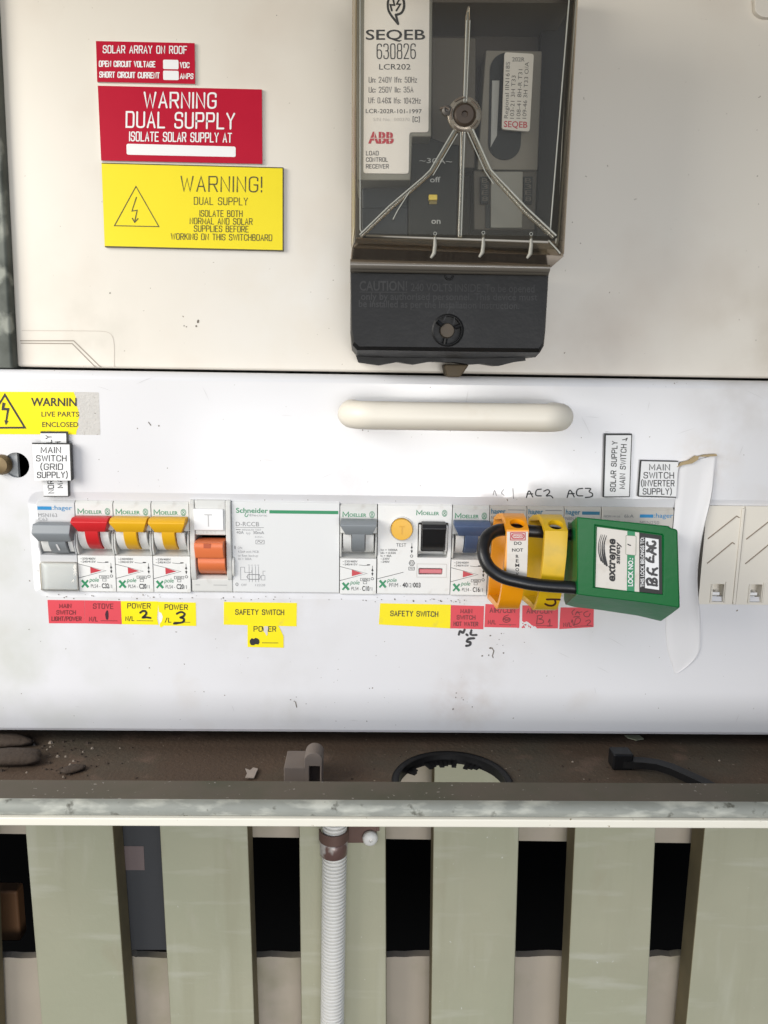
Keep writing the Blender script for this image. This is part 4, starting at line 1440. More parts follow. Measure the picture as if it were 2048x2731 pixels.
h, s = sticker('red sticker reading main switch light power', [(126.3, 1600), (225.2, 1601.2), (225.6, 1662.6), (130.3, 1662.3)], M_str)
b = MB()
stext(b, 'MAIN', (158.4, 1621), (189, 1621.2), 10.3, s, 1.9)
stext(b, 'SWITCH', (150.8, 1638.3), (200.8, 1638.6), 10.3, s, 1.9)
stext(b, 'LIGHT/POWER', (138, 1655.2), (216, 1655.5), 10.3, s, 1.9)
b.build('lettering', M_redink, h)
h, s = sticker('red sticker reading stove with a handwritten number one', [(225.8, 1601.2), (321.6, 1603), (324.6, 1664.6), (226, 1662.6)], M_str)
b = MB()
stext(b, 'STOVE', (248.5, 1622.6), (301, 1623.4), 12.5, s, 2.0)
stext(b, 'N/L', (238, 1656.3), (259.5, 1656.6), 10.8, s, 1.9)
b.ribbon([(268.5, 1655.4), (313, 1655.8)], 1.3, s, .00012, 0, False)
b.build('lettering', M_redink, h)
b = MB()
hand(b, [[(285.5, 1630), (282, 1638), (284.5, 1650)], [(286, 1632), (287, 1648), (285, 1651)]], 4.6, s, .00014)
b.build('marker_text', mat('maroon_marker', (.05, .008, .02), .4), h)
h, s = sticker('yellow power sticker with a handwritten number two', [(322, 1603.2), (420.6, 1604), (421.6, 1612), (419, 1650), (422.4, 1666.4), (325, 1664.8)], M_sty)
b = MB()
stext(b, 'POWER', (340, 1621.8), (400.5, 1622.3), 12.6, s, 2.0)
stext(b, 'N/L', (335, 1655), (357, 1655.4), 10.8, s, 1.9)
b.ribbon([(364, 1655.2), (408, 1656)], 1.3, s, .00012, 0, False)
b.build('lettering', M_ink, h)
b = MB()
hand(b, [[(374, 1634), (380, 1629), (389, 1630), (391, 1638), (378, 1648), (388, 1646), (401, 1648)]], 5.6, s, .00014)
b.build('marker_text', M_mark, h)
h, s = sticker('yellow power sticker with a handwritten number three and a torn corner', [(421.2, 1605), (522, 1607.2), (523.2, 1669.6), (437, 1668.6), (428, 1674), (425, 1666), (431, 1657), (433, 1644), (428, 1634), (423.4, 1632)], M_sty)
b = MB()
stext(b, 'POWER', (439.5, 1625.2), (499.5, 1626), 12.6, s, 2.0)
stext(b, '/L', (440, 1659.2), (456, 1659.5), 10.8, s, 1.9)
b.ribbon([(463, 1659), (507, 1659.6)], 1.3, s, .00012, 0, False)
b.build('lettering', M_ink, h)
b = MB()
hand(b, [[(471, 1637), (482, 1631), (493, 1636), (490, 1644), (478, 1647), (491, 1649), (490, 1659), (476, 1662), (464, 1663)]], 5.6, s, .00014)
b.build('marker_text', M_mark, h)
b = MB()
b.poly([(424, 1632), (430, 1635), (434, 1645), (431, 1657), (426, 1663), (423, 1650)], on(0), .00013)
b.build('paper_tear', M_white, h)
h, s = sticker('wide yellow safety switch sticker under the grey breaker with orange toggle', [(597, 1605.3), (791.7, 1608.2), (790.8, 1670.6), (596.4, 1665.8)], M_sty)
b = MB()
stext(b, 'SAFETY SWITCH', (628, 1638.6), (756.5, 1639.6), 13, s, 2.1)
b.build('lettering', M_ink, h)
h, s = sticker('small torn yellow power sticker with a black scribble', [(660, 1666), (740, 1667.4), (746, 1676), (756, 1697), (756.3, 1727.6), (660, 1725.4)], M_sty, -0.00012)
b = MB()
stext(b, 'PO', (677, 1683.6), (699, 1683.6), 12.6, s, 2.0)
stext(b, 'ER', (716, 1683.8), (735, 1683.8), 12.6, s, 2.0)
b.ribbon([(700, 1671.4), (703.5, 1683.6)], 2.0, s)
b.ribbon([(698.5, 1714.4), (742, 1714.8)], 1.4, s, .00012, 0, False)
b.build('lettering', M_ink, h)
b = MB()
b.poly([(704, 1670.5), (713, 1670), (717, 1674), (713, 1682), (714, 1692), (711, 1696), (707, 1688), (703, 1684)], s, .00011)
b.build('paper_tear', M_edgew, h)
b = MB()
b.poly([(666, 1708), (671, 1702), (677, 1704), (681, 1701), (687, 1703), (691, 1706), (692, 1713), (689, 1719), (681, 1718), (676, 1721), (669, 1720), (666, 1715)], s, .00014)
b.build('marker_text', M_mark, h)
h, s = sticker('wide yellow safety switch sticker under the round yellow test button', [(1013.7, 1609), (1202, 1612.5), (1200.3, 1676), (1010.2, 1665.5)], M_sty)
b = MB()
stext(b, 'SAFETY SWITCH', (1041.5, 1642.3), (1167.5, 1644.5), 13, s, 2.1)
b.build('lettering', M_ink, h)
h, s = sticker('red sticker reading main switch hot water', [(1202.4, 1614), (1290.9, 1616.3), (1288.9, 1678.2), (1200.8, 1675.8)], M_str)
b = MB()
stext(b, 'MAIN', (1228.5, 1634.8), (1258.3, 1635.4), 10.2, s, 1.9)
stext(b, 'SWITCH', (1218.5, 1651.4), (1266.8, 1652), 10.2, s, 1.9)
stext(b, 'HOT WATER', (1210.3, 1668.8), (1274, 1669.6), 10.2, s, 1.9)
b.build('lettering', M_redink, h)
h, s = sticker('red air con sticker with a handwritten six under the white labelled hasp', [(1294.4, 1611), (1386.6, 1614.6), (1384.8, 1674.3), (1291.8, 1672.5)], M_str)
b = MB()
stext(b, 'AIR/CON', (1306.5, 1633.4), (1372.6, 1634.2), 12, s, 2.0)
stext(b, 'N/L', (1302, 1664), (1322, 1664.2), 9.6, s, 1.8)
b.ribbon([(1331, 1665.8), (1376, 1666.6)], 1.2, s, .00012, 0, False)
for p in ([(1356, 1640), (1344, 1644), (1340, 1655), (1348, 1661), (1360, 1657), (1361, 1649), (1350, 1646), (1343, 1652)], [(1346, 1653), (1358, 1650)], [(1347, 1656), (1359, 1653)]):
    b.ribbon(chaik(p), 1.8, s, .00013 + random.random() * 3e-5)
b.build('lettering', M_redink, h)
h, s = sticker('red air con sticker with a worn corner under the plain yellow hasp', [(1393, 1614.6), (1488.6, 1614.6), (1487.8, 1676), (1432, 1676), (1428, 1671), (1418, 1668), (1411, 1661), (1404, 1657), (1397, 1660), (1392.4, 1656)], M_str)
b = MB()
stext(b, 'AIR/CON', (1405, 1635.4), (1471.5, 1635.8), 12, s, 2.0)
b.ribbon([(1430, 1668.4), (1474, 1669)], 1.2, s, .00012, 0, False)
for p in ([(1434, 1642), (1431, 1663)], [(1432, 1643), (1446, 1640), (1446, 1649), (1434, 1651), (1450, 1653), (1449, 1663), (1430, 1664)], [(1462, 1660), (1467, 1648), (1466, 1670)], [(1460, 1670), (1472, 1669)]):
    b.ribbon(chaik(p), 1.9, s, .00013 + random.random() * 3e-5)
b.build('lettering', M_redink, h)
b = MB()
for i in range(16):
    px, py = random.uniform(1393, 1425), random.uniform(1659, 1676)
    if py < 1660 + (px - 1393) * .35:
        continue
    r_ = random.uniform(1.0, 2.8)
    b.poly([(px + r_ * random.uniform(.4, 1.5) * math.cos(a), py + r_ * random.uniform(.4, 1.3) * math.sin(a)) for a in [k * 1.05 for k in range(6)]], on(0), .0001 + i * 3e-6)
b.build('sticker_fleck_speck', M_str, h)
h, s = sticker('red sticker with scribbled pen writing under the corner of the green padlock', [(1495, 1620), (1583.7, 1620.4), (1583, 1672.5), (1491.5, 1677.8)], M_str)
b = MB()
stext(b, 'N/L', (1503, 1671), (1524, 1670.6), 9.6, s, 1.8)
b.ribbon([(1531, 1670.4), (1577, 1668.6)], 1.2, s, .00012, 0, False)
for p in ([(1524, 1660), (1526, 1650), (1529, 1668)], [(1531, 1668), (1536, 1646), (1550, 1650), (1545, 1663), (1533, 1666)], [(1562, 1657), (1572, 1652), (1576, 1659), (1562, 1668), (1580, 1670)],
          [(1528, 1640), (1524, 1632), (1532, 1626)], [(1534, 1640), (1540, 1628), (1546, 1640)], [(1536, 1635), (1552, 1632)], [(1568, 1630), (1556, 1634), (1558, 1644), (1570, 1646), (1574, 1636)], [(1530, 1646), (1538, 1644), (1546, 1645)]):
    b.ribbon(chaik(p), 1.8, s, .00013 + random.random() * 4e-5)
b.build('lettering', M_redink, h)

# ================================================================== WHITE COVER STRIP
edgeL = [(1829, 1235), (1815, 1240), (1809, 1252), (1805, 1290), (1801, 1334), (1796, 1401), (1790, 1460), (1783, 1540), (1778, 1610), (1774, 1655), (1777, 1719), (1784, 1750), (1791, 1769), (1796, 1785), (1799, 1796)]
edgeR = [(1908, 1212), (1910, 1216), (1908, 1232), (1903, 1290), (1897, 1334), (1882, 1391), (1869, 1451), (1859, 1535), (1863, 1600), (1868, 1635), (1868, 1715), (1866, 1738), (1852, 1762), (1826, 1784), (1806, 1796)]
eL, eR = chaik(edgeL, 2), chaik(edgeR, 2)
b = MB()
N = len(eL)
secs_f = []
for i in range(N):
    (xl_, yl_), (xr_, yr_) = eL[i], eR[i]
    f_ = i / (N - 1)
    curl = max(0.0, math.sin(math.pi * (f_ - .14) / .58)) if .14 < f_ < .72 else 0.0
    fl = min(1.0, f_ / .05, (1 - f_) / .25)
    row_f, row_b = [], []
    for t_, d in ((0, .15), (.02, .3), (.05, .45), (.25, .6), (.6, .7), (.84, .75 + 0.7 * curl), (.93, .9 + 1.5 * curl), (.975, 1.0 + 1.9 * curl), (1.0, .8 + 1.5 * curl)):
        d = d * (.35 + .65 * fl)
        p = W(xl_ + (xr_ - xl_) * t_, yl_ + (yr_ - yl_) * t_, -d * MM)
        row_f.append(p)
        row_b.append(Vector((p.x, -max(0.05, d - 0.4) * MM if t_ > .02 else -0.00006, p.z)))
    secs_f.append(row_f + row_b[::-1])
b.loft(secs_f)
cs = tag(b.build('cover_strip', M_film, angle=60), 'curled white plastic cover strip hanging over the end of the breaker row', 'cover strip')
b = MB()
for pts, d in (([(1806, 1246), (1816, 1234), (1838, 1228), (1856, 1216), (1864, 1217), (1862, 1226), (1846, 1236), (1822, 1240)], .0017), ([(1862, 1218), (1880, 1213), (1911, 1211), (1913, 1216), (1885, 1218)], .0018)):
    a = [W(p[0], p[1], -d) for p in pts]
    b.loft([a, [Vector((p.x, -0.0001, p.z)) for p in a]])
b.build('glue_smear', M_glue, cs)

# ================================================================== LOCKOUT HASPS
zh = zoom(1280, 1330, 5.925)


def hasp(name, label, m, xl, xr, dx, ytop):
    """strap bent into a tall loop: profile in (py, y) pushed sideways"""
    X0, X1 = W(xl, 1500, -0.042).x, W(xr, 1500, -0.042).x
    prof = [(ytop, -0.028), (ytop + 14, -0.0345), (ytop + 44, -0.0415), (ytop + 110, -0.0430), (ytop + 190, -0.0425), (ytop + 230, -0.0400), (ytop + 253, -0.0365), (ytop + 256, -0.033),
            (ytop + 246, -0.026), (ytop + 232, -0.012), (ytop + 226, -0.007), (ytop + 12, -0.007), (ytop + 2, -0.016)]
    out = [Vector((0, y, W(1400, p, y).z)) for p, y in prof]
    n = len(out)
    inn = []
    th = 0.0026
    for i in range(n):
        a, c = out[i - 1], out[(i + 1) % n]
        t = (c - a).normalized()
        nn = Vector((0, -t.z, t.y))
        cen = sum(out, Vector()) / n
        if nn.dot(cen - out[i]) < 0:
            nn = -nn
        inn.append(out[i] + nn * th)
    sk = lambda p, s_: Vector((X0 + (X1 - X0) * s_ + dx * ((out[0].z - p.z) / 0.045), p.y, p.z))
    b = MB()
    loops = [[sk(p, 0) for p in out], [sk(p, 1) for p in out], [sk(p, 1) for p in inn], [sk(p, 0) for p in inn], ]
    base = len(b.v)
    for lp in loops:
        b.v += lp
    for j in range(4):
        for i in range(n):
            i2 = (i + 1) % n
            b.f.append((base + j * n + i, base + j * n + i2, base + ((j + 1) % 4) * n + i2, base + ((j + 1) % 4) * n + i))
            b.m.append(0)
    h = b.build(name, m)
    # lock hole through the sloping shoulder
    pc = (out[1] + out[2]) / 2 + (out[1] - out[2]) * 0.05
    nrm = (out[2] - out[1]).normalized()
    ax = Vector((0, nrm.z, -nrm.y))
    if ax.y > 0:
        ax = -ax
    cpos = sk(pc, .54)
    k = MB()
    k.lathe(cpos + ax * 0.004, -ax, [(0.0032, 0), (0.0032, 0.0085)], 26)
    cut(h, k)
    # holes in the strap for the shackle to run through the loop
    md = h['_o'].modifiers.new('edge', 'BEVEL')
    md.width, md.segments, md.limit_method, md.angle_limit = 0.0005, 2, 'ANGLE', R(50)
    return tag(h, label, 'lockout hasp', 'yellow breaker lockout hasps'), out, sk


h1, out1, sk1 = hasp('lockout_hasp', 'amber plastic lockout hasp wearing a white do not remove label', M_hasp1, 1349, 1408, -0.0018, 1369)
h2, out2, sk2 = hasp('lockout_hasp', 'dirty yellow lockout hasp marked with a brown pen stroke, nearest the padlock', M_hasp2, 1451, 1512, -0.0018, 1371)


def front_of(out, sk):
    segs = [out[i] for i in range(2, 8)]

    def f(px, py, lift=0.0):
        z_d = None
        for a, c in zip(segs, segs[1:]):
            # intersect the pixel ray with this facet of the strap
            n = (c - a).cross(Vector((1, 0, 0))).normalized()
            if n.y > 0:
                n = -n
            d = ray(px, py)
            p = CAM + d * ((a - CAM).dot(n) / d.dot(n))
            if c.z - 1e-6 <= p.z <= a.z + 1e-6:
                return p + n * lift
        return p + n * lift
    return f


sf = front_of(out1, sk1)
b = MB()
qd = [(1352, 1417), (1407, 1417), (1406.5, 1478), (1405, 1541), (1351, 1541), (1351.5, 1478)]
for a, c in ((0, .5), (.5, 1)):
    pass
b.face([sf(1352, 1418, .0001), sf(1408, 1418, .0001), sf(1407, 1476, .0001), sf(1352, 1476, .0001)])
b.face([sf(1352, 1476, .0001), sf(1407, 1476, .0001), sf(1404.5, 1541, .0001), sf(1350, 1541, .0001)])
lb = b.build('paper_label', M_tagw, h1)
b = MB()
Zt = lambda x, y: zh(x, y)
a = [zh(x, y) for x, y in ((482, 535), (713, 535), (713, 652), (482, 652))]
b.ribbon(a + [a[0]], 2.2, sf, .00022, 1, False)
rr_ = rrect(a[0][0] + 2, a[0][1] + 2.4, a[2][0] - 2, a[2][1] - 2.4, 6)
b.poly(rr_, sf, .00021, 1)
rr_ = rrect(a[0][0] + 4, a[0][1] + 5, a[2][0] - 4, a[2][1] - 5, 5)
b.poly(rr_, sf, .00024, 2)
ftext(b, 'DANGER', zh(505, 612), zh(690, 612), 6.5, sf, .02, 1, .00028)
ftext(b, 'DO', zh(537, 728), zh(655, 728), 8.2, sf, .015, 0, .0002)
ftext(b, 'NOT', zh(505, 835), zh(680, 835), 8.2, sf, .015, 0, .0002)
for ch, yb_ in (('R', 935), ('E', 1005), ('M', 1075), ('O', 1143), ('V', 1212)):
    ww = {'M': 62, 'O': 56, 'V': 44}.get(ch, 44)
    ftext(b, ch, zh(587 - ww / 2, yb_), zh(587 + ww / 2, yb_), 8.2, sf, .012, 0, .0002)
b.build('lettering', [M_ink, M_redp, M_tagw], h1)
sf2 = front_of(out2, sk2)
b = MB()
for p in ([zh(1055, 1590), zh(1150, 1588), zh(1260, 1592)], [zh(1180, 1592), zh(1200, 1650), zh(1150, 1690), zh(1075, 1685), zh(1030, 1660)]):
    b.ribbon(chaik(p), 5.0, sf2, .00012 + random.random() * 3e-5)
b.build('marker_text', mat('brown_marker', (.06, .015, .01), .45), h2)

# ================================================================== PADLOCK
zq = zoom(1560, 1380, 5.53)
FY, BY = -0.052, -0.026
lock = thing('padlock', 'green plastic safety padlock with a white owner label, hanging on the hasps', 'padlock', W(1670, 1620, -0.04))
Fp = [(1538, 1378), (1783, 1402.5), (1788, 1407.5), (1804, 1411.5), (1807, 1417), (1813, 1618), (1811, 1622), (1735, 1610.5), (1640, 1598.5), (1560, 1589.5), (1538, 1586)]
Bp = [(1519, 1396), (1774, 1411), (1779, 1415), (1789, 1420), (1791, 1426), (1795, 1634), (1762, 1657), (1700, 1642), (1600, 1627), (1531, 1619), (1507, 1612)]
mid = lambda A, B, t: [(a[0] * (1 - t) + c[0] * t, a[1] * (1 - t) + c[1] * t) for a, c in zip(A, B)]
cenF = (1672, 1500)
ins = [(p[0] + (cenF[0] - p[0]) * .012, p[1] + (cenF[1] - p[1]) * .014) for p in Fp]
b = MB()
secs = [[W(*p, FY) for p in ins], [W(*p, FY + .0010) for p in Fp], [W(*p, FY + 0.0036) for p in mid(Fp, Bp, .10)], [W(*p, FY + 0.012) for p in mid(Fp, Bp, .45)], [W(*p, BY) for p in Bp], [Vector((W(*p, BY).x, BY + 0.006, W(*p, BY).z)) for p in mid(Bp, [cenF] * len(Bp), .03)]]
b.loft(secs)
for i_, f_ in enumerate(b.f):
    n_ = (b.v[f_[1]] - b.v[f_[0]]).cross(b.v[f_[2]] - b.v[f_[0]])
    cz_ = sum((b.v[k_] for k_ in f_), Vector()) / len(f_)
    if len(f_) == 4 and abs(n_.z) > .55 * n_.length and cz_.z < W(1670, 1580, FY).z:
        b.m[i_] = 1
body = b.build('body', [M_lock, M_lockw], lock, angle=25)
# recess for the label
rec = [(1588, 1401), (1768, 1426.5), (1771, 1430), (1771, 1588), (1584, 1568)]
k = MB()
rf, rb2 = [W(*p, FY - .004) for p in rec], [W(*p, FY + .0014) for p in rec]
k.loft([rf, [Vector((p.x, FY + .0011, p.z)) for p in [W(*q_, FY) for q_ in rec]]])
cut(body, k)
md = body['_o'].modifiers.new('edge', 'BEVEL')
md.width, md.segments, md.limit_method, md.angle_limit = 0.0007, 3, 'ANGLE', R(28)
sL = on(FY + .0010)
b = MB()
b.poly([(1592.2, 1405.5), (1704.7, 1420.5), (1704.7, 1579.6), (1588, 1565.2)], sL, .0001, 0)
b.poly([(1704.7, 1420.5), (1764, 1428.8), (1766, 1585.5), (1704.7, 1579.6)], sL, .0001, 1)
b.poly([zq(625, 198), zq(738, 212), zq(730, 1096), zq(618, 1084)], sL, .00016, 2)
b.poly(rquad([zq(603, 262), zq(757, 272), zq(752, 562), zq(598, 548)], 3), sL, .00022, 3)
b.poly(rquad([zq(609, 268), zq(751, 278), zq(746, 556), zq(604, 542)], 2.5), sL, .00026, 0)
b.poly([zq(890, 297), zq(1086, 325), zq(1093, 1070), zq(885, 1040)], sL, .00022, 4)
b.build('owner_label', [M_tagw, M_ink, M_green, mat('tag_outline', (.20, .25, .16), .5), M_white], lock, smooth=False)
b = MB()
ftext(b, 'extreme', zq(440, 950), zq(446, 320), 21, sL, .03, 0, .00024, slant=.15)
ftext(b, 'safety', zq(512, 688), zq(516, 372), 12, sL, .025, 0, .00024, slant=.15)
for i, (dx_, top_) in enumerate(((-62, 250), (-38, 255), (-8, 255), (20, 265))):
    b.ribbon(chaik([zq(300 + dx_, top_), zq(260 + dx_, 380), zq(262 + dx_, 520), zq(300 + dx_, 640 + i * 22)], 3), [0.8 + .16 * j * (1 if i > 1 else .5) for j in range(40)][:40], sL, .00024 + i * 1e-6, 0)
ftext(b, 'LOCK NO.:', zq(705, 1015), zq(708, 598), 12.3, sL, .03, 1, .0003)
ftext(b, 'THIS LOCK BELONGS TO:', zq(873, 1028), zq(872, 290), 9.4, sL, .02, 1, .0003)
b.ribbon([zq(632, 395), zq(655, 408), zq(672, 412)], 3.0, sL, .0003, 0)
b.build('lettering', [M_ink, M_white], lock)
b = MB()
Z = lambda L_: [zq(*p) for p in L_]
hand(b, [Z(s_) for s_ in ([(1060, 1005), (930, 985)], [(930, 990), (905, 920), (960, 890), (990, 960)], [(990, 965), (1010, 890), (1060, 920), (1055, 1000)], [(960, 930), (1040, 960)],
                          [(1060, 850), (960, 830), (920, 790), (925, 750)], [(985, 845), (1020, 790), (1000, 760)], [(1010, 790), (1040, 760), (1068, 750)],
                          [(1010, 660), (930, 640), (905, 600)], [(1010, 655), (1005, 600), (1010, 570)], [(940, 640), (960, 590)],
                          [(1040, 545), (960, 500), (915, 490)], [(920, 500), (960, 450), (1045, 450)], [(985, 520), (1000, 470)],
                          [(920, 365), (915, 400), (950, 430), (1010, 420), (1040, 390), (1030, 360), (1000, 355)])], 6.2, sL, .00028)
b.build('marker_text', M_mark, lock)
# shackle: upper arm runs through the loops behind the fronts, lower arm crosses in front of them
pth = [(1552, 1570, -.047), (1518, 1566, -.047), (1470, 1563, -.0475), (1420, 1558, -.0480), (1380, 1550, -.0480), (1345, 1541, -.0475), (1318, 1526, -.0465), (1300, 1507, -.0450), (1290, 1482, -.0430), (1289, 1458, -.0405), (1296, 1436, -.0380), (1311, 1421, -.0350), (1334, 1413, -.0330), (1365, 1413, -.0320), (1410, 1416, -.0320), (1460, 1420, -.0320), (1510, 1425, -.0320), (1545, 1428, -.0320)]
pts = [W(a, c, y) for a, c, y in pth]
cv = []
for i in range(len(pts) - 1):                   # smooth the path
    p0, p1, p2, p3 = pts[max(i - 1, 0)], pts[i], pts[i + 1], pts[min(i + 2, len(pts) - 1)]
    for k_ in range(4):
        t_ = k_ / 4
        cv.append(0.5 * ((2 * p1) + (p2 - p0) * t_ + (2 * p0 - 5 * p1 + 4 * p2 - p3) * t_ ** 2 + (3 * p1 - p0 - 3 * p2 + p3) * t_ ** 3))
cv.append(pts[-1])
b = MB()
b.tube(cv, 0.00275, 18)
b.build('shackle', M_blk_sh, lock, angle=60)
# ================================================================== METER (load control receiver)
z2 = zoom(880, 0, 2.2125)
met = thing('load_control_meter', 'clear fronted grey load control receiver with a black terminal cover', 'meter', W(1200, 950, YB))
YM = -0.060                                       # clear front
YE = -0.050                                       # its outer edge
YT = -0.036                                       # black terminal cover front
# base tray
b = MB()
b.prism([(948, -40), (1528, -40), (1478, 700), (945, 690)], -0.010, YB)
b.build('base_tray', M_mgrey, met, bevel=0.001)
# inner blocks
b = MB()
b.prism([z2(600, 218), z2(862, 222), z2(855, 990), z2(600, 985)], -0.022, -0.010)
b.build('relay_plate', M_mmid, met, bevel=0.0006)
b = MB()
b.prism([z2(920, 295), z2(1252, 300), z2(1225, 1003), z2(870, 1000)], -0.026, -0.010)
mod = b.build('receiver_module', M_mlight, met, bevel=0.0005)
b = MB()
cap = []
for k in range(17):
    a = R(180 + 180 * k / 16)
    cap.append(z2(1045 + 100 * math.cos(a), 412 + 102 * math.sin(a)))
for k in range(17):
    a = R(180 * k / 16)
    cap.append(z2(1030 + 96 * math.cos(a), 845 + 98 * math.sin(a)))
b.prism(cap, -0.0268, -0.0255)
sl_ = b.build('slot', M_mdark, mod, angle=20)
b = MB()
b.prism([z2(957, 475), z2(1000, 475), z2(985, 800), z2(948, 868)], -0.0276, -0.0262)
b.build('slot_glint', mat('slot_glint_grey', (.35, .35, .33), .4), sl_)  # paler rod paints a reflection into the slot
b = MB()
b.prism([z2(1085, 935), z2(1120, 700), z2(1160, 790), z2(1130, 860)], -0.0274, -0.0262)
lbq = [z2(1030, 308), z2(1203, 318), z2(1178, 776), z2(1014, 762)]
b = MB()
b.prism(rquad(lbq, 7, 3), -0.0330, -0.0318)
lab = b.build('module_label', M_tagw, mod, angle=20)
b = MB()
b.prism([z2(1060, 340), z2(1165, 350), z2(1150, 740), z2(1050, 730)], -0.0317, -0.0262)
b.build('module_plug', M_mdark, mod)
s = on(-0.0330)
b = MB()
ftext(b, '202R', z2(1075, 362), z2(1148, 363), 11, s, .0, 0)
for t_, x_, x2, ya, yb_ in (('Regional IIN1618S', 1050, 1062, 698, 366), ('103-21 3H T33', 1085, 1096, 700, 446), ('108-41 8H-R T31', 1123, 1136, 700, 410), ('109-46 3H T33 O/A', 1158, 1174, 700, 366)):
    ftext(b, t_, z2(x_, ya), z2(x2, yb_), 10.5, s, -.005, 0)
ftext(b, 'SEQEB', z2(1026, 749), z2(1164, 754), 16, s, .012, 1)
b.build('lettering', [mat('faded_black_print', (.06, .055, .05), .5), M_redp], lab)
# dark relay block with the yellow flag
b = MB()
b.prism([z2(470, 806), z2(600, 810), z2(700, 850), z2(765, 850), z2(748, 1400), z2(462, 1400)], -0.034, -0.010)
rel = b.build('relay_block', M_mdark, met, bevel=0.0008)
s = on(-0.034)
b = MB()
ftext(b, '~30A~', z2(527, 960), z2(720, 966), 13, s, .0, 0)
ftext(b, 'off', z2(590, 1075), z2(652, 1075), 14, s, .01, 0)
ftext(b, 'on', z2(598, 1320), z2(652, 1320), 15, s, .015, 0)
b.build('lettering', M_pgrey, rel)
b = MB()
b.prism([z2(583, 1147), z2(634, 1147), z2(634, 1180), z2(583, 1180)], -0.0365, -0.034)
b.build('indicator_flag', mat('flag_yellow', (.80, .60, .06), .4), rel, bevel=.0003)
b = MB()
b.prism([z2(586, 1181), z2(632, 1181), z2(630, 1204), z2(586, 1204)], -0.0352, -0.034)
b.build('indicator_slot', mat('flag_olive', (.20, .15, .02), .5), rel)
b = MB()
b.prism([z2(185, 1062), z2(462, 1062), z2(462, 1400), z2(190, 1400)], -0.030, -0.010)
b.build('slate_block', M_mslate, met, bevel=0.0008)
b = MB()
b.prism([z2(185, 1225), z2(460, 1222), z2(460, 1400), z2(190, 1400)], -0.0325, -0.0301)
b.build('slate_step', M_mslate, met, bevel=0.0005)
b = MB()
b.prism([z2(848, 1006), z2(1222, 1006), z2(1208, 1355), z2(850, 1355)], -0.023, -0.010)
tb_ = b.build('terminal_block', M_mmid, met, bevel=0.0005)
b = MB()
b.prism([z2(948, 1010), z2(1140, 1010), z2(1135, 1345), z2(948, 1345)], -0.0255, -0.0231)
b.build('terminal_face', mat('meter_warm_grey', (.23, .225, .195), .5), tb_, bevel=.0004)
for a_, c_ in ((890, 938), (1145, 1195)):
    b = MB()
    b.prism([z2(a_, 1042), z2(c_, 1042), z2(c_ - 2, 1200), z2(a_, 1200)], -0.0258, -0.0232)
    b.build('terminal_slot', M_mdark, tb_)
    b = MB()
    for k in range(4):
        ftext(b, 'B3E8'[k], z2(a_ + 6, 1078 + k * 36), z2(c_ - 6, 1078 + k * 36), 12, on(-0.0258), .0, 0)
    b.build('worn_print_pattern', M_mmid, tb_)
b = MB()
b.prism([z2(918, 1205), z2(945, 1205), z2(945, 1345), z2(918, 1345)], -0.0240, -0.0231)
b.build('terminal_gap', M_mdark, tb_)
b = MB()
b.prism([z2(1250, 60), z2(1400, -60), z2(1345, 1400), z2(1222, 1400)], -0.016, -0.0101)
b.build('side_wall', mat('meter_side_dark', (.016, .015, .013), .7, spec=.1), met)
b = MB()
b.prism([(1150, -40), (1530, -40), (1526, 8), (1150, 6)], -0.040, -0.010)
b.build('top_wall', M_mmid, met)
# name plate: bezel and white label
b = MB()
bz = [z2(150, -60), z2(606, -60), z2(598, 806), z2(486, 806), z2(476, 1064), z2(160, 1064)]
b.prism(bz, -0.043, -0.010)
np_ = b.build('name_plate_bezel', M_bezel, met, bevel=0.0006)
b = MB()
lq = rquad([z2(203, -60), z2(587, -60), z2(581, 780), z2(468, 780), z2(464, 1025), z2(197, 1022)], 8, 3)
b.prism(lq, -0.0434, -0.0428)
lb = b.build('name_plate', mat('name_plate_white', (.84, .80, .76), .4, var=.02), np_, angle=20)
s = on(-0.0434)
b = MB()
ftext(b, 'SEQEB', z2(211, 234), z2(562, 233), 26, s, .012, 0)
stext(b, '630826', z2(278, 346), z2(504, 345), 39, s, 2.8, 0)
ftext(b, 'LCR202', z2(290, 410), z2(475, 410), 14.5, s, .0, 0)
stext(b, 'Un: 240V Ifn: 50Hz', z2(230, 486), z2(512, 486), 14, s, 1.7, 2)
stext(b, 'Uc: 250V Ilc: 35A', z2(230, 545), z2(490, 544), 14, s, 1.7, 2)
stext(b, 'Uf: 0.46% Ifs: 1042Hz', z2(228, 607), z2(534, 610), 14, s, 1.7, 2)
ftext(b, 'LCR-202R-101-1997', z2(211, 667), z2(541, 669), 11, s, .0, 0)
stext(b, '[C]', z2(489, 717), z2(527, 718), 12, s, 1.8, 0)
ftext(b, 'S/N No.  000370', z2(255, 714), z2(470, 714), 8.5, s, -.01, 3)
for t_, x2, yy in (('LOAD', 285, 915), ('CONTROL', 340, 953), ('RECEIVER', 345, 993)):
    stext(b, t_, z2(214, yy), z2(x2, yy), 10.5, s, 1.7, 2)
# three red block capitals sliced by fine lines
ftext(b, 'ABB', z2(225, 843), z2(376, 845), 28, s, .045, 1)
for p, q_ in ((z2(218, 815), z2(384, 817)), (z2(262, 780), z2(262, 846)), (z2(306, 780), z2(305, 846)), (z2(353, 780), z2(352, 846))):
    b.ribbon([p, q_], 1.3, s, .0002, 4, False)
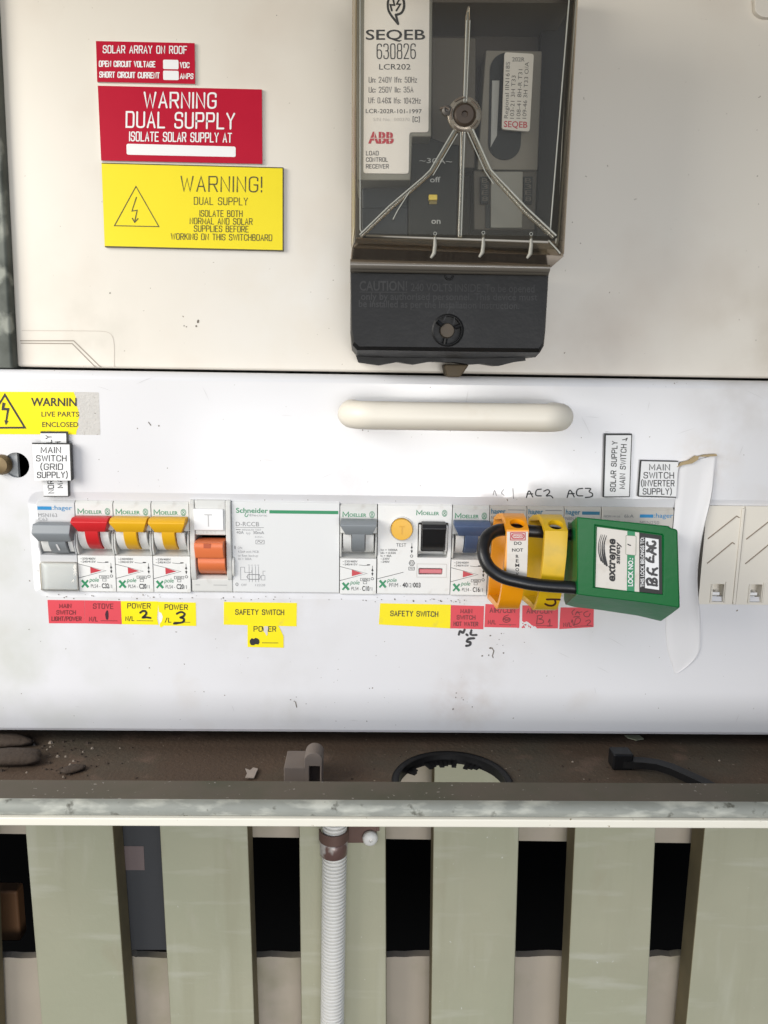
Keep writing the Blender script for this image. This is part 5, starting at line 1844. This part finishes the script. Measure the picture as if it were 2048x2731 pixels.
# utility emblem: a leaf drop with a zig-zag
oc = [z2(400, 145), z2(352, 75), z2(335, 40), z2(337, 5), z2(352, -25), z2(395, -42), z2(432, -22), z2(443, 20), z2(440, 50), z2(425, 80), z2(392, 98)]
b.ribbon(chaik([z2(402, 142), z2(350, 78), z2(340, 40), z2(342, 0), z2(362, -28)], 2), [6.0] * 40, s, .00012, 0)
b.ribbon(chaik([z2(388, 88), z2(425, 78), z2(440, 35), z2(432, -10), z2(405, -38)], 2), [6.5] * 40, s, .00013, 0)
b.ribbon([z2(365, 62), z2(356, 28), z2(380, 30), z2(372, -5)], 5.0, s, .00014, 0)
b.ribbon([z2(402, 140), z2(388, 86)], 6.0, s, .00015, 0)
b.ribbon([z2(392, 62), z2(415, 25), z2(394, 24), z2(412, -12)], 5.0, s, .00016, 0)
b.build('lettering', [M_ink, M_redp, mat('plate_grey_print', (.12, .11, .11), .5), mat('plate_faint_print', (.50, .47, .45), .5), MATS['name_plate_white']], lb)
# clear cover: flat front, rounded shoulder, side walls, bottom step down to the terminal cover
Fi = rquad([(961, -60), (1524, -60), (1469, 630), (961, 622)], 16, 4)
Fo = rquad([(940, -80), (1546, -80), (1504, 684), (936, 664)], 12, 4)
Fm = [((a[0] * .35 + c[0] * .65), (a[1] * .35 + c[1] * .65)) for a, c in zip(Fi, Fo)]
f0, f1, f2 = [W(*p, YM) for p in Fi], [W(*p, YM + .0022) for p in Fm], [W(*p, YE) for p in Fo]
f3 = [Vector((p.x, YT - 0.001, p.z)) for p in f2]
b = MB()
b.face(f0)
cov = b.build('clear_cover', M_clear, met, smooth=False)
b = MB()
b.loft([f0, f1, f2, f3], 0, False, False)
b.build('cover_shoulder', M_cleared, cov, angle=50)
# smoked lower band of the cover and its double ridge
b = MB()
pa = [W(938, 664, YE), W(1503, 684, YE)]
pb = [W(934, 703, YT - .004), W(1466, 716, YT - .004)]
b.face([pa[0] + Vector((0, -.0002, 0)), pa[1] + Vector((0, -.0002, 0)), pb[1], pb[0]])
b.face([W(950, 634, YM + .001), W(1478, 644, YM + .001), pa[1] + Vector((0, -.0004, 0)), pa[0] + Vector((0, -.0004, 0))])
b.build('cover_lower_band', M_clearsm, cov, smooth=False)
b = MB()
xa, xb_ = W(934, 705, YT - .004).x, W(1466, 705, YT - .004).x
zz = W(1200, 708, YT - .005).z
b.tube([(xa, YT - .0035, zz), (xb_, YT - .0035, zz)], 0.0020, 14)
b.build('ridge', mat('smoked_ridge', (.15, .135, .115), .25, var=.05), cov, angle=60)
b = MB()
zz2 = W(1200, 719, YT - .003).z
b.tube([(xa, YT - .002, zz2), (xb_, YT - .002, zz2)], 0.0016, 14)
b.build('ridge', mat('smoked_ridge_dark', (.10, .09, .075), .3, var=.05), cov, angle=60)
# moulded ribs on the front, with thin pale tubes painting their highlights
YR = YM - .0004


def rib(pts, r_, m=M_rib, y=YR, nm='rib'):
    b = MB()
    b.tube([W(*p, y) for p in pts], [q_ * MM for q_ in r_] if isinstance(r_, list) else r_ * MM, 10)
    b.build(nm, m, cov, angle=60)


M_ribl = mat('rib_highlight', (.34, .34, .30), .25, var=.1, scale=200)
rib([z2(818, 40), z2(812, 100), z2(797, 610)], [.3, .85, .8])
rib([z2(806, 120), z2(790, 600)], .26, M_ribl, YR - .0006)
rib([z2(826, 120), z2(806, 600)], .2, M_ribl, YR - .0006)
rib([z2(788, 770), z2(776, 1100), z2(766, 1400)], .85)
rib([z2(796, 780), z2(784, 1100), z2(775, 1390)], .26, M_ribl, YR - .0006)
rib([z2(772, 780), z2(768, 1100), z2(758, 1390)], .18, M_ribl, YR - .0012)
rib([z2(742, 765), z2(600, 1010), z2(560, 1050), z2(360, 1225), z2(180, 1395)], .8)
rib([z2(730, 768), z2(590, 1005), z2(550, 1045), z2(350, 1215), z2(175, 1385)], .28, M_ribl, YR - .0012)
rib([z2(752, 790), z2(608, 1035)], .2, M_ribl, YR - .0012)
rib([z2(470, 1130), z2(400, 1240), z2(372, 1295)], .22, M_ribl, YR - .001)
rib([z2(830, 765), z2(935, 1000), z2(985, 1065), z2(1150, 1250), z2(1320, 1400)], .8)
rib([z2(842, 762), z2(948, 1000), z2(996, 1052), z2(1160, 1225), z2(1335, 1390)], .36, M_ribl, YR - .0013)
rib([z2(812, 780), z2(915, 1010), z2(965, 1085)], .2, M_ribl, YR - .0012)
# tubes whose colours paint the highlights along the cover's edges
rib([(960.5, -40), (960.5, 612), (966, 622)], .22, M_ribl, YM - .0001, 'edge_highlight')
rib([(1521, -40), (1468, 610), (1460, 627)], .26, M_ribl, YM - .0001, 'edge_highlight')
rib([(975, 628), (1200, 637), (1462, 646)], .45, mat('edge_line_dim', (.33, .31, .27), .3), YM + .001, 'edge_highlight')
rib([(950, 0), (946, 600), (940, 650)], .35, mat('edge_line_tan', (.40, .34, .22), .3), YM + .003, 'edge_highlight')
rib([(1536, 0), (1488, 640), (1484, 655)], .4, mat('edge_line_olive', (.30, .28, .22), .3), YM + .003, 'edge_highlight')
rib([(1462, 640), (1488, 668), (1494, 676)], .3, M_ribl, YM + .001, 'edge_highlight')
# small hooked clips under the lower edge
for xx, l0 in ((617, 1370), (902, 1365), (1184, 1372)):
    rib([z2(xx + 2, l0 + 20), z2(xx + 3, l0 + 75), z2(xx - 3, l0 + 125), z2(xx - 22, l0 + 152)], [.5, .75, .8, .45], mat('hook_plastic', (.30, .285, .24), .3, var=.1), YM + .001, 'hook')
    b = MB()
    c_ = circ(*z2(xx + 3, l0 + 8), 4, 12)
    b.ribbon(c_ + [c_[0]], 1.4, on(YM - .0003), 0, 0)
    b.build('hook_ring', M_ribl, cov)
# seal screw in the middle of the cover
b = MB()
c0 = W(*z2(793, 680), YM)
b.lathe(c0, (0, -1, 0), [(0.0062, -0.001), (0.0062, 0.0006), (0.0055, 0.0010), (0.0044, 0.0012), (0.0040, 0.0002)], 32)
b.build('seal_cup', clear('seal_cup_plastic', (.75, .72, .66), .08, .15, (.40, .36, .30), .35), cov, angle=40)
b = MB()
b.lathe(c0, (0, -1, 0), [(0.0040, -0.001), (0.0040, 0.0007), (0.0032, 0.0014), (0.0012, 0.0014), (0.0010, 0.0006)], 28)
sc_ = b.build('seal_screw', mat('seal_brown', (.055, .038, .026), .5, .2, var=.3, scale=300), cov, angle=30)
b = MB()
for k in range(5):
    a = 1.2 * k + .4
    rr_ = .0050 + .0006 * (k % 2)
    b.tube([c0 + Vector((rr_ * math.cos(a + t_), -.0012, rr_ * math.sin(a + t_))) for t_ in (0, .25, .5, .7)], .00035, 8)
b.tube([c0 + Vector((-.0045, -.001, .001)), c0 + Vector((-.007, -.0014, .0022)), c0 + Vector((-.009, -.001, .0018))], .0004, 8)
b.build('seal_wire', mat('seal_wire_brown', (.13, .10, .075), .5, .3, var=.3, scale=300), cov, angle=60)
b = MB()
c1 = W(*z2(688, 655), YM)
b.lathe(c1, (0, -1, 0), [(0.0016, 0), (0.0018, 0.0012), (0.0010, 0.0018), (0.0003, 0.0010)], 14)
b.build('lead_seal', mat('lead_seal', (.12, .11, .10), .5, .4, var=.3, scale=400), cov, angle=40)
# black terminal cover
b = MB()
T0 = [(936, 728), (1461, 736), (1452, 880), (1447, 915), (1436, 929), (1250, 927), (1000, 924), (958, 924), (945, 912), (939, 880)]
T1 = [(934, 724), (1463, 732), (1454, 884), (1450, 922), (1440, 940), (1250, 938), (1000, 934), (952, 934), (940, 920), (936, 884)]
T2 = [(935, 724), (1450, 735), (1443, 890), (1441, 930), (1428, 953), (1250, 956), (1000, 953), (952, 950), (938, 934), (934, 890)]
b.loft([[W(*p, YT) for p in T0], [W(*p, YT + .0015) for p in T1], [W(*p, -0.012) for p in T2], [Vector((W(*p, -0.012).x, YB + .0, W(*p, -0.012).z)) for p in T2]])
tc = b.build('terminal_cover', M_black, met, angle=25)
k = MB()
cs_ = W(1194, 881, YT)
k.lathe(cs_ + Vector((0, -.002, 0)), (0, 1, 0), [(0.0058, 0), (0.0058, 0.006)], 28)
cut(tc, k)
b = MB()
b.lathe(cs_ + Vector((0, .0045, 0)), (0, -1, 0), [(0.0031, -.002), (0.0031, 0.0022), (0.0027, 0.0030), (0.0008, 0.0031)], 24)
b.build('cover_screw', mat('old_screw', (.085, .068, .05), .75, .0, var=.3, scale=400), tc, angle=40)
b = MB()
for k_ in range(3):
    a = R(20 + 120 * k_)
    b.tube([cs_ + Vector((q_ * math.cos(a), .0012, q_ * math.sin(a))) for q_ in (.0034, .0062)], .0008, 8)
b.lathe(cs_ + Vector((0, -.0006, 0)), (0, 1, 0), [(0.0060, 0), (0.0067, 0.0004), (0.0067, 0.002), (0.0058, 0.002)], 28, 0, False)
b.build('screw_collar', M_black, tc, angle=40)
b = MB()
s = on(YT)
Zc = zoom(920, 400, 1659 / 640)
ftext(b, 'CAUTION!', Zc(100, 972), Zc(430, 972), 25, s, .02, 0)
b.ribbon([Zc(100, 982), Zc(430, 984)], 2.0, s, .0001, 0)
ftext(b, '240 VOLTS INSIDE. To be opened', Zc(455, 975), Zc(1310, 985), 20, s, .015, 0)
ftext(b, 'only by authorised personnel. This device must', Zc(110, 1035), Zc(1330, 1040), 18, s, .015, 0)
ftext(b, 'be installed as per the Installation Instruction.', Zc(95, 1085), Zc(1205, 1100), 18, s, .015, 0)
b.build('lettering', M_emb, tc)
b = MB()
b.ribbon(chaik([z2(715, 1805), z2(690, 1850), z2(672, 1890)]), 3.0, s, .0001)
b.ribbon(chaik([z2(728, 1840), z2(735, 1880), z2(730, 1910)]), 2.2, s, .0001)
b.build('scratch_pattern', M_emb, tc)
b = MB()
c_ = W(*z2(702, 1622), YT)
b.tube([c_ + Vector((.0016 * math.cos(a), -.0002, -.0002 + .0016 * math.sin(a))) for a in [R(180 + 180 * k_ / 8) for k_ in range(9)]], .0004, 8)
b.build('moulded_loop', M_black, tc, angle=60)
# broken lower lip of the base and the brown cable stub under it
b = MB()
Lp = [(948, 946), (1400, 952), (1402, 962), (1370, 966), (1330, 976), (1290, 970), (1255, 972), (1215, 966), (1150, 964), (1105, 972), (1060, 965), (1010, 974), (955, 966)]
b.prism(Lp, -0.010, YB)
b.build('lower_lip', M_black, met, smooth=False)
b = MB()
b.loft([[W(*p, -.006) for p in ((1184, 972), (1252, 972), (1228, 1006), (1192, 1006))], [Vector((W(*p, -.006).x, YB - .0006, W(*p, -.006).z)) for p in ((1184, 972), (1252, 972), (1228, 1006), (1192, 1006))]])
tag(b.build('cable_stub', mat('brown_cable', (.10, .075, .045), .7, var=.2, scale=200), bevel=.001), 'brown stub of cable poking out under the black terminal cover', 'cable stub')

# bracket corner at the top of the board
b = MB()
b.prism(rquad([(2012, -30), (2120, -30), (2120, 44), (2034, 46), (2014, 32)], 10), 0.0055, YB)
tag(b.build('board_clip', M_board, bevel=.001), 'cream clip at the upper corner of the meter board', 'clip')

# ================================================================== CONDUIT AND SADDLE
YC = 0.100
cond = thing('corrugated_conduit', 'white corrugated plastic conduit running down in front of the slats', 'conduit', W(885, 2731, YC))
xt, xb2 = W(893, 2205, YC), W(886, 2731, YC)
rad = (W(924, 2300, YC).x - W(858, 2300, YC).x) / 2 * 1.0
axd = (xb2 - xt).normalized()
b = MB()
L0 = (xb2 - xt).length + .10
pitch = 0.00262
n = int((L0 + .03) / (pitch / 6))
prof = []
st0 = xt - axd * 0.03
for i in range(n):
    h = i * pitch / 6
    ph = (i % 6)
    prof.append((rad * (1.0, 1.0,   .98, .785, .785, .98)[ph], h))
b.lathe(st0, axd, prof, 26)
b.build('corrugated_tube', M_pcond, cond, angle=25)
sad = thing('conduit_saddle', 'brown stained metal saddle clamping the conduit, with a pale screw', 'saddle', W(900, 2260, YC))
b = MB()
q0, q1 = W(889, 2222, YC).z, W(889, 2253, YC).z
za, zb_ = W(889, 2229, YC - rad).z, W(889, 2256, YC - rad).z
arcp = []
xc = W(890, 2240, YC).x
ro_, ri_ = rad + .0016, rad + .0004
out = [Vector((xc + ro_ * math.cos(R(a)), YC + ro_ * math.sin(R(a)), 0)) for a in range(180, 361, 12)]
out += [Vector((xc + ro_, YS - .0018, 0)), Vector((xc + rad + .022, YS - .0018, 0)), Vector((xc + rad + .022, YS - .0002, 0)), Vector((xc + ri_, YS - .0002, 0))]
inn = [Vector((xc + ri_ * math.cos(R(a)), YC + ri_ * math.sin(R(a)), 0)) for a in range(360, 179, -12)]
zc_ = (za + zb_) / 2
b.loft([[p + Vector((0, 0, za)) for p in out + inn], [p + Vector((0, 0, zb_)) for p in out + inn]])
b.build('strap', M_brown, sad, bevel=.0003)
b = MB()
q0, q1 = W(912, 2196, YS - .0022), W(1004, 2249, YS - .0022)
b.box(q0.x, q1.x, YS - .0022, YS - .0004, q1.z, q0.z)
b.build('strap_tab', M_brown, sad, bevel=.0006)
b = MB()
zt_, zb3 = W(889, 2257, YC - rad).z, W(889, 2297, YC - rad).z
b.loft([[Vector((xc + r_ * math.cos(R(a)), YC + r_ * math.sin(R(a)), z)) for a in range(0, 360, 12)] for r_, z in ((rad + .0002, zt_), (rad + .0010, zt_ - .001), (rad + .0010, zb3 + .001), (rad + .0002, zb3))])
b.build('sleeve', mat('scuffed_sleeve', (.50, .46, .42), .3, .1, var=.1, scale=30, stain=(55, .50, .56, (.17, .10, .085), 3)), sad, angle=60)
b = MB()
c_ = W(986, 2231, YS - .002)
b.lathe(c_, (0.15, -1, 0), [(.0042, 0), (.0052, .001), (.0050, .0032), (.0034, .0048), (.0013, .0050), (.0010, .0036)], 22)
b.build('screw_head', M_pcond, sad, angle=50)

# ================================================================== THINGS LYING IN THE BOX
def lump(name, label, cat, c, sx, sy, sz, m, rot=0.0, seed=1):
    rnd = random.Random(seed)
    b = MB()
    n1, n2 = 9, 18
    secs = []
    ph = [rnd.uniform(0, 6.28) for _ in range(6)]
    for i in range(n1):
        t_ = -math.pi / 2 + math.pi * (i + .25) / (n1 - .5)
        row = []
        for j in range(n2):
            a = 2 * math.pi * j / n2
            k_ = 1 + .10 * math.sin(2 * a + ph[0] + t_) + .07 * math.sin(3 * a + ph[1] + 2 * t_) + .05 * math.sin(5 * a + ph[2])
            x_, y_ = sx * math.cos(t_) * math.cos(a) * k_, sy * math.cos(t_) * math.sin(a) * k_
            row.append((c.x + x_ * math.cos(rot) - y_ * math.sin(rot), c.y + x_ * math.sin(rot) + y_ * math.cos(rot), c.z + sz * (1 + math.sin(t_)) * (.95 + .05 * k_)))
        secs.append(row)
    b.loft(secs)
    return tag(b.build(name, m, angle=80), label, cat, 'dried mud lumps in the box corner')


lump('mud_lump', 'upper long lump of dried mud in the dark corner of the box floor', 'mud lump', WZ(8, 1988, ZF), .0145, .006, .0028, M_mud, -.05, 3)
lump('mud_lump', 'lower long lump of dried mud in front of the first one', 'mud lump', WZ(30, 2036, ZF), .0165, .0065, .0034, M_mud, .06, 5)
lump('mud_lump', 'small dark lump of dried mud lying apart from the two long ones', 'mud lump', WZ(195, 2058, ZF), .0055, .0035, .0014, M_mud, .6, 9)
# grey plastic clip
b = MB()
zk = zoom(700, 1920, 2.37)
c0 = WZ(*zk(260, 420), ZF)
hA, hB = W(810, 2030, c0.y).z - ZF - .001, W(840, 2001, c0.y - .004).z - ZF - .0012
b.box(c0.x - .0086, c0.x + .001, c0.y - .004, c0.y + .012, ZF, ZF + hA)
arc = [(c0.x + .001, ZF), (c0.x + .0005, ZF + .020)]
P = [(0.0005, 0.0), (0.0005, hA - .001)] + [(0.0048 + .0043 * math.cos(R(a)), hB - .0043 + .0043 * math.sin(R(a))) for a in range(165, 14, -15)] + [(.0088, hA - .002), (.0088, 0)]
b2 = [Vector((c0.x + p[0], c0.y - .004, ZF + p[1])) for p in P]
b.loft([b2, [p + Vector((0, .010, 0)) for p in b2]])
clip = tag(b.build('plastic_clip', M_clip, bevel=.0006), 'dusty grey plastic clip standing on the box floor behind the lip', 'clip')
k = MB()
k.box(c0.x + .0030, c0.x + .0078, c0.y - .01, c0.y + .004, ZF + .001, ZF + .0120)
cut(clip, k)
# torn bit of card
b = MB()
zc2 = zoom(0, 1920, 2.37)
P = [zc2(1550, 310), zc2(1580, 322), zc2(1600, 305), zc2(1630, 312), zc2(1605, 370), zc2(1550, 368), zc2(1562, 340)]
pp = [WZ(*p, ZF + .001) for p in P]
b.loft([pp, [p + Vector((0, 0, .0004)) for p in pp]])
tag(b.build('card_scrap', mat('pale_card', (.34, .29, .25), .8, var=.15, scale=300), smooth=False), 'small torn scrap of pale card on the rusty box floor', 'scrap')
# black cable tie
b = MB()
zt3 = zoom(1400, 1920, 2.56)
pp = [(640, 275, .0035), (700, 285, .004), (800, 288, .0045), (900, 300, .005), (1000, 330, .0048), (1100, 375, .004), (1200, 420, .003), (1290, 470, .002)]
pth = [WZ(*zt3(x_, y_), ZF + h) for x_, y_, h in pp]
secs = []
for i, p in enumerate(pth):
    t_ = (pth[min(i + 1, len(pth) - 1)] - pth[max(i - 1, 0)]).normalized()
    sd = Vector((-t_.y, t_.x, 0)).normalized()
    hw = .0028
    secs.append([p + sd * hw - Vector((0, 0, .0022)), p + sd * hw + Vector((0, 0, .0012)), p - sd * hw + Vector((0, 0, .0012)), p - sd * hw - Vector((0, 0, .0022))])
b.loft(secs)
tie = tag(b.build('cable_tie', M_black, angle=40), 'thick black cable tie curving across the rusty box floor', 'cable tie')
b = MB()
p = pth[0]
b.box(p.x - .004, p.x + .006, p.y - .004, p.y + .0045, ZF, ZF + .0085)
b.build('tie_head', M_black, tie, bevel=.001)
# pale flake behind the panel edge
b = MB()
P = [zt3(680, 108), zt3(780, 108), zt3(812, 132), zt3(760, 142), zt3(700, 125)]
pp = [WZ(*p_, ZF + .0008) for p_ in P]
b.loft([pp, [p + Vector((0, 0, .0004)) for p in pp]])
tag(b.build('paint_flake', mat('pale_flake', (.34, .36, .26), .8), smooth=False), 'pale paint flake on the box floor just under the white panel', 'flake')
# loose grit
b = MB()
rg = random.Random(4)
for i in range(95):
    if i < 60:
        q_ = (rg.gauss(150, 90), rg.uniform(1975, 2080))
    else:
        q_ = (rg.uniform(0, 2048), rg.uniform(1975, 2082))
    c_ = WZ(*q_, ZF)
    if (c_.x - cx) ** 2 + (c_.y - cy) ** 2 < (hr + .004) ** 2:
        continue
    r_ = rg.uniform(.0003, .0010) * (1.5 if i < 25 else 1)
    b.loft([[c_ + Vector((r_ * math.cos(a), r_ * .7 * math.sin(a), 0)) for a in [k_ * 1.26 for k_ in range(5)]], [c_ + Vector((r_ * .5 * math.cos(a + .3), r_ * .4 * math.sin(a + .3), r_ * .8)) for a in [k_ * 1.26 for k_ in range(5)]]], rg.choice((0, 0, 0, 1)))
g = b.build('grit', [M_mud, mat('pale_grit', (.30, .25, .2), .9)], smooth=False)
g['_o']['kind'] = 'stuff'
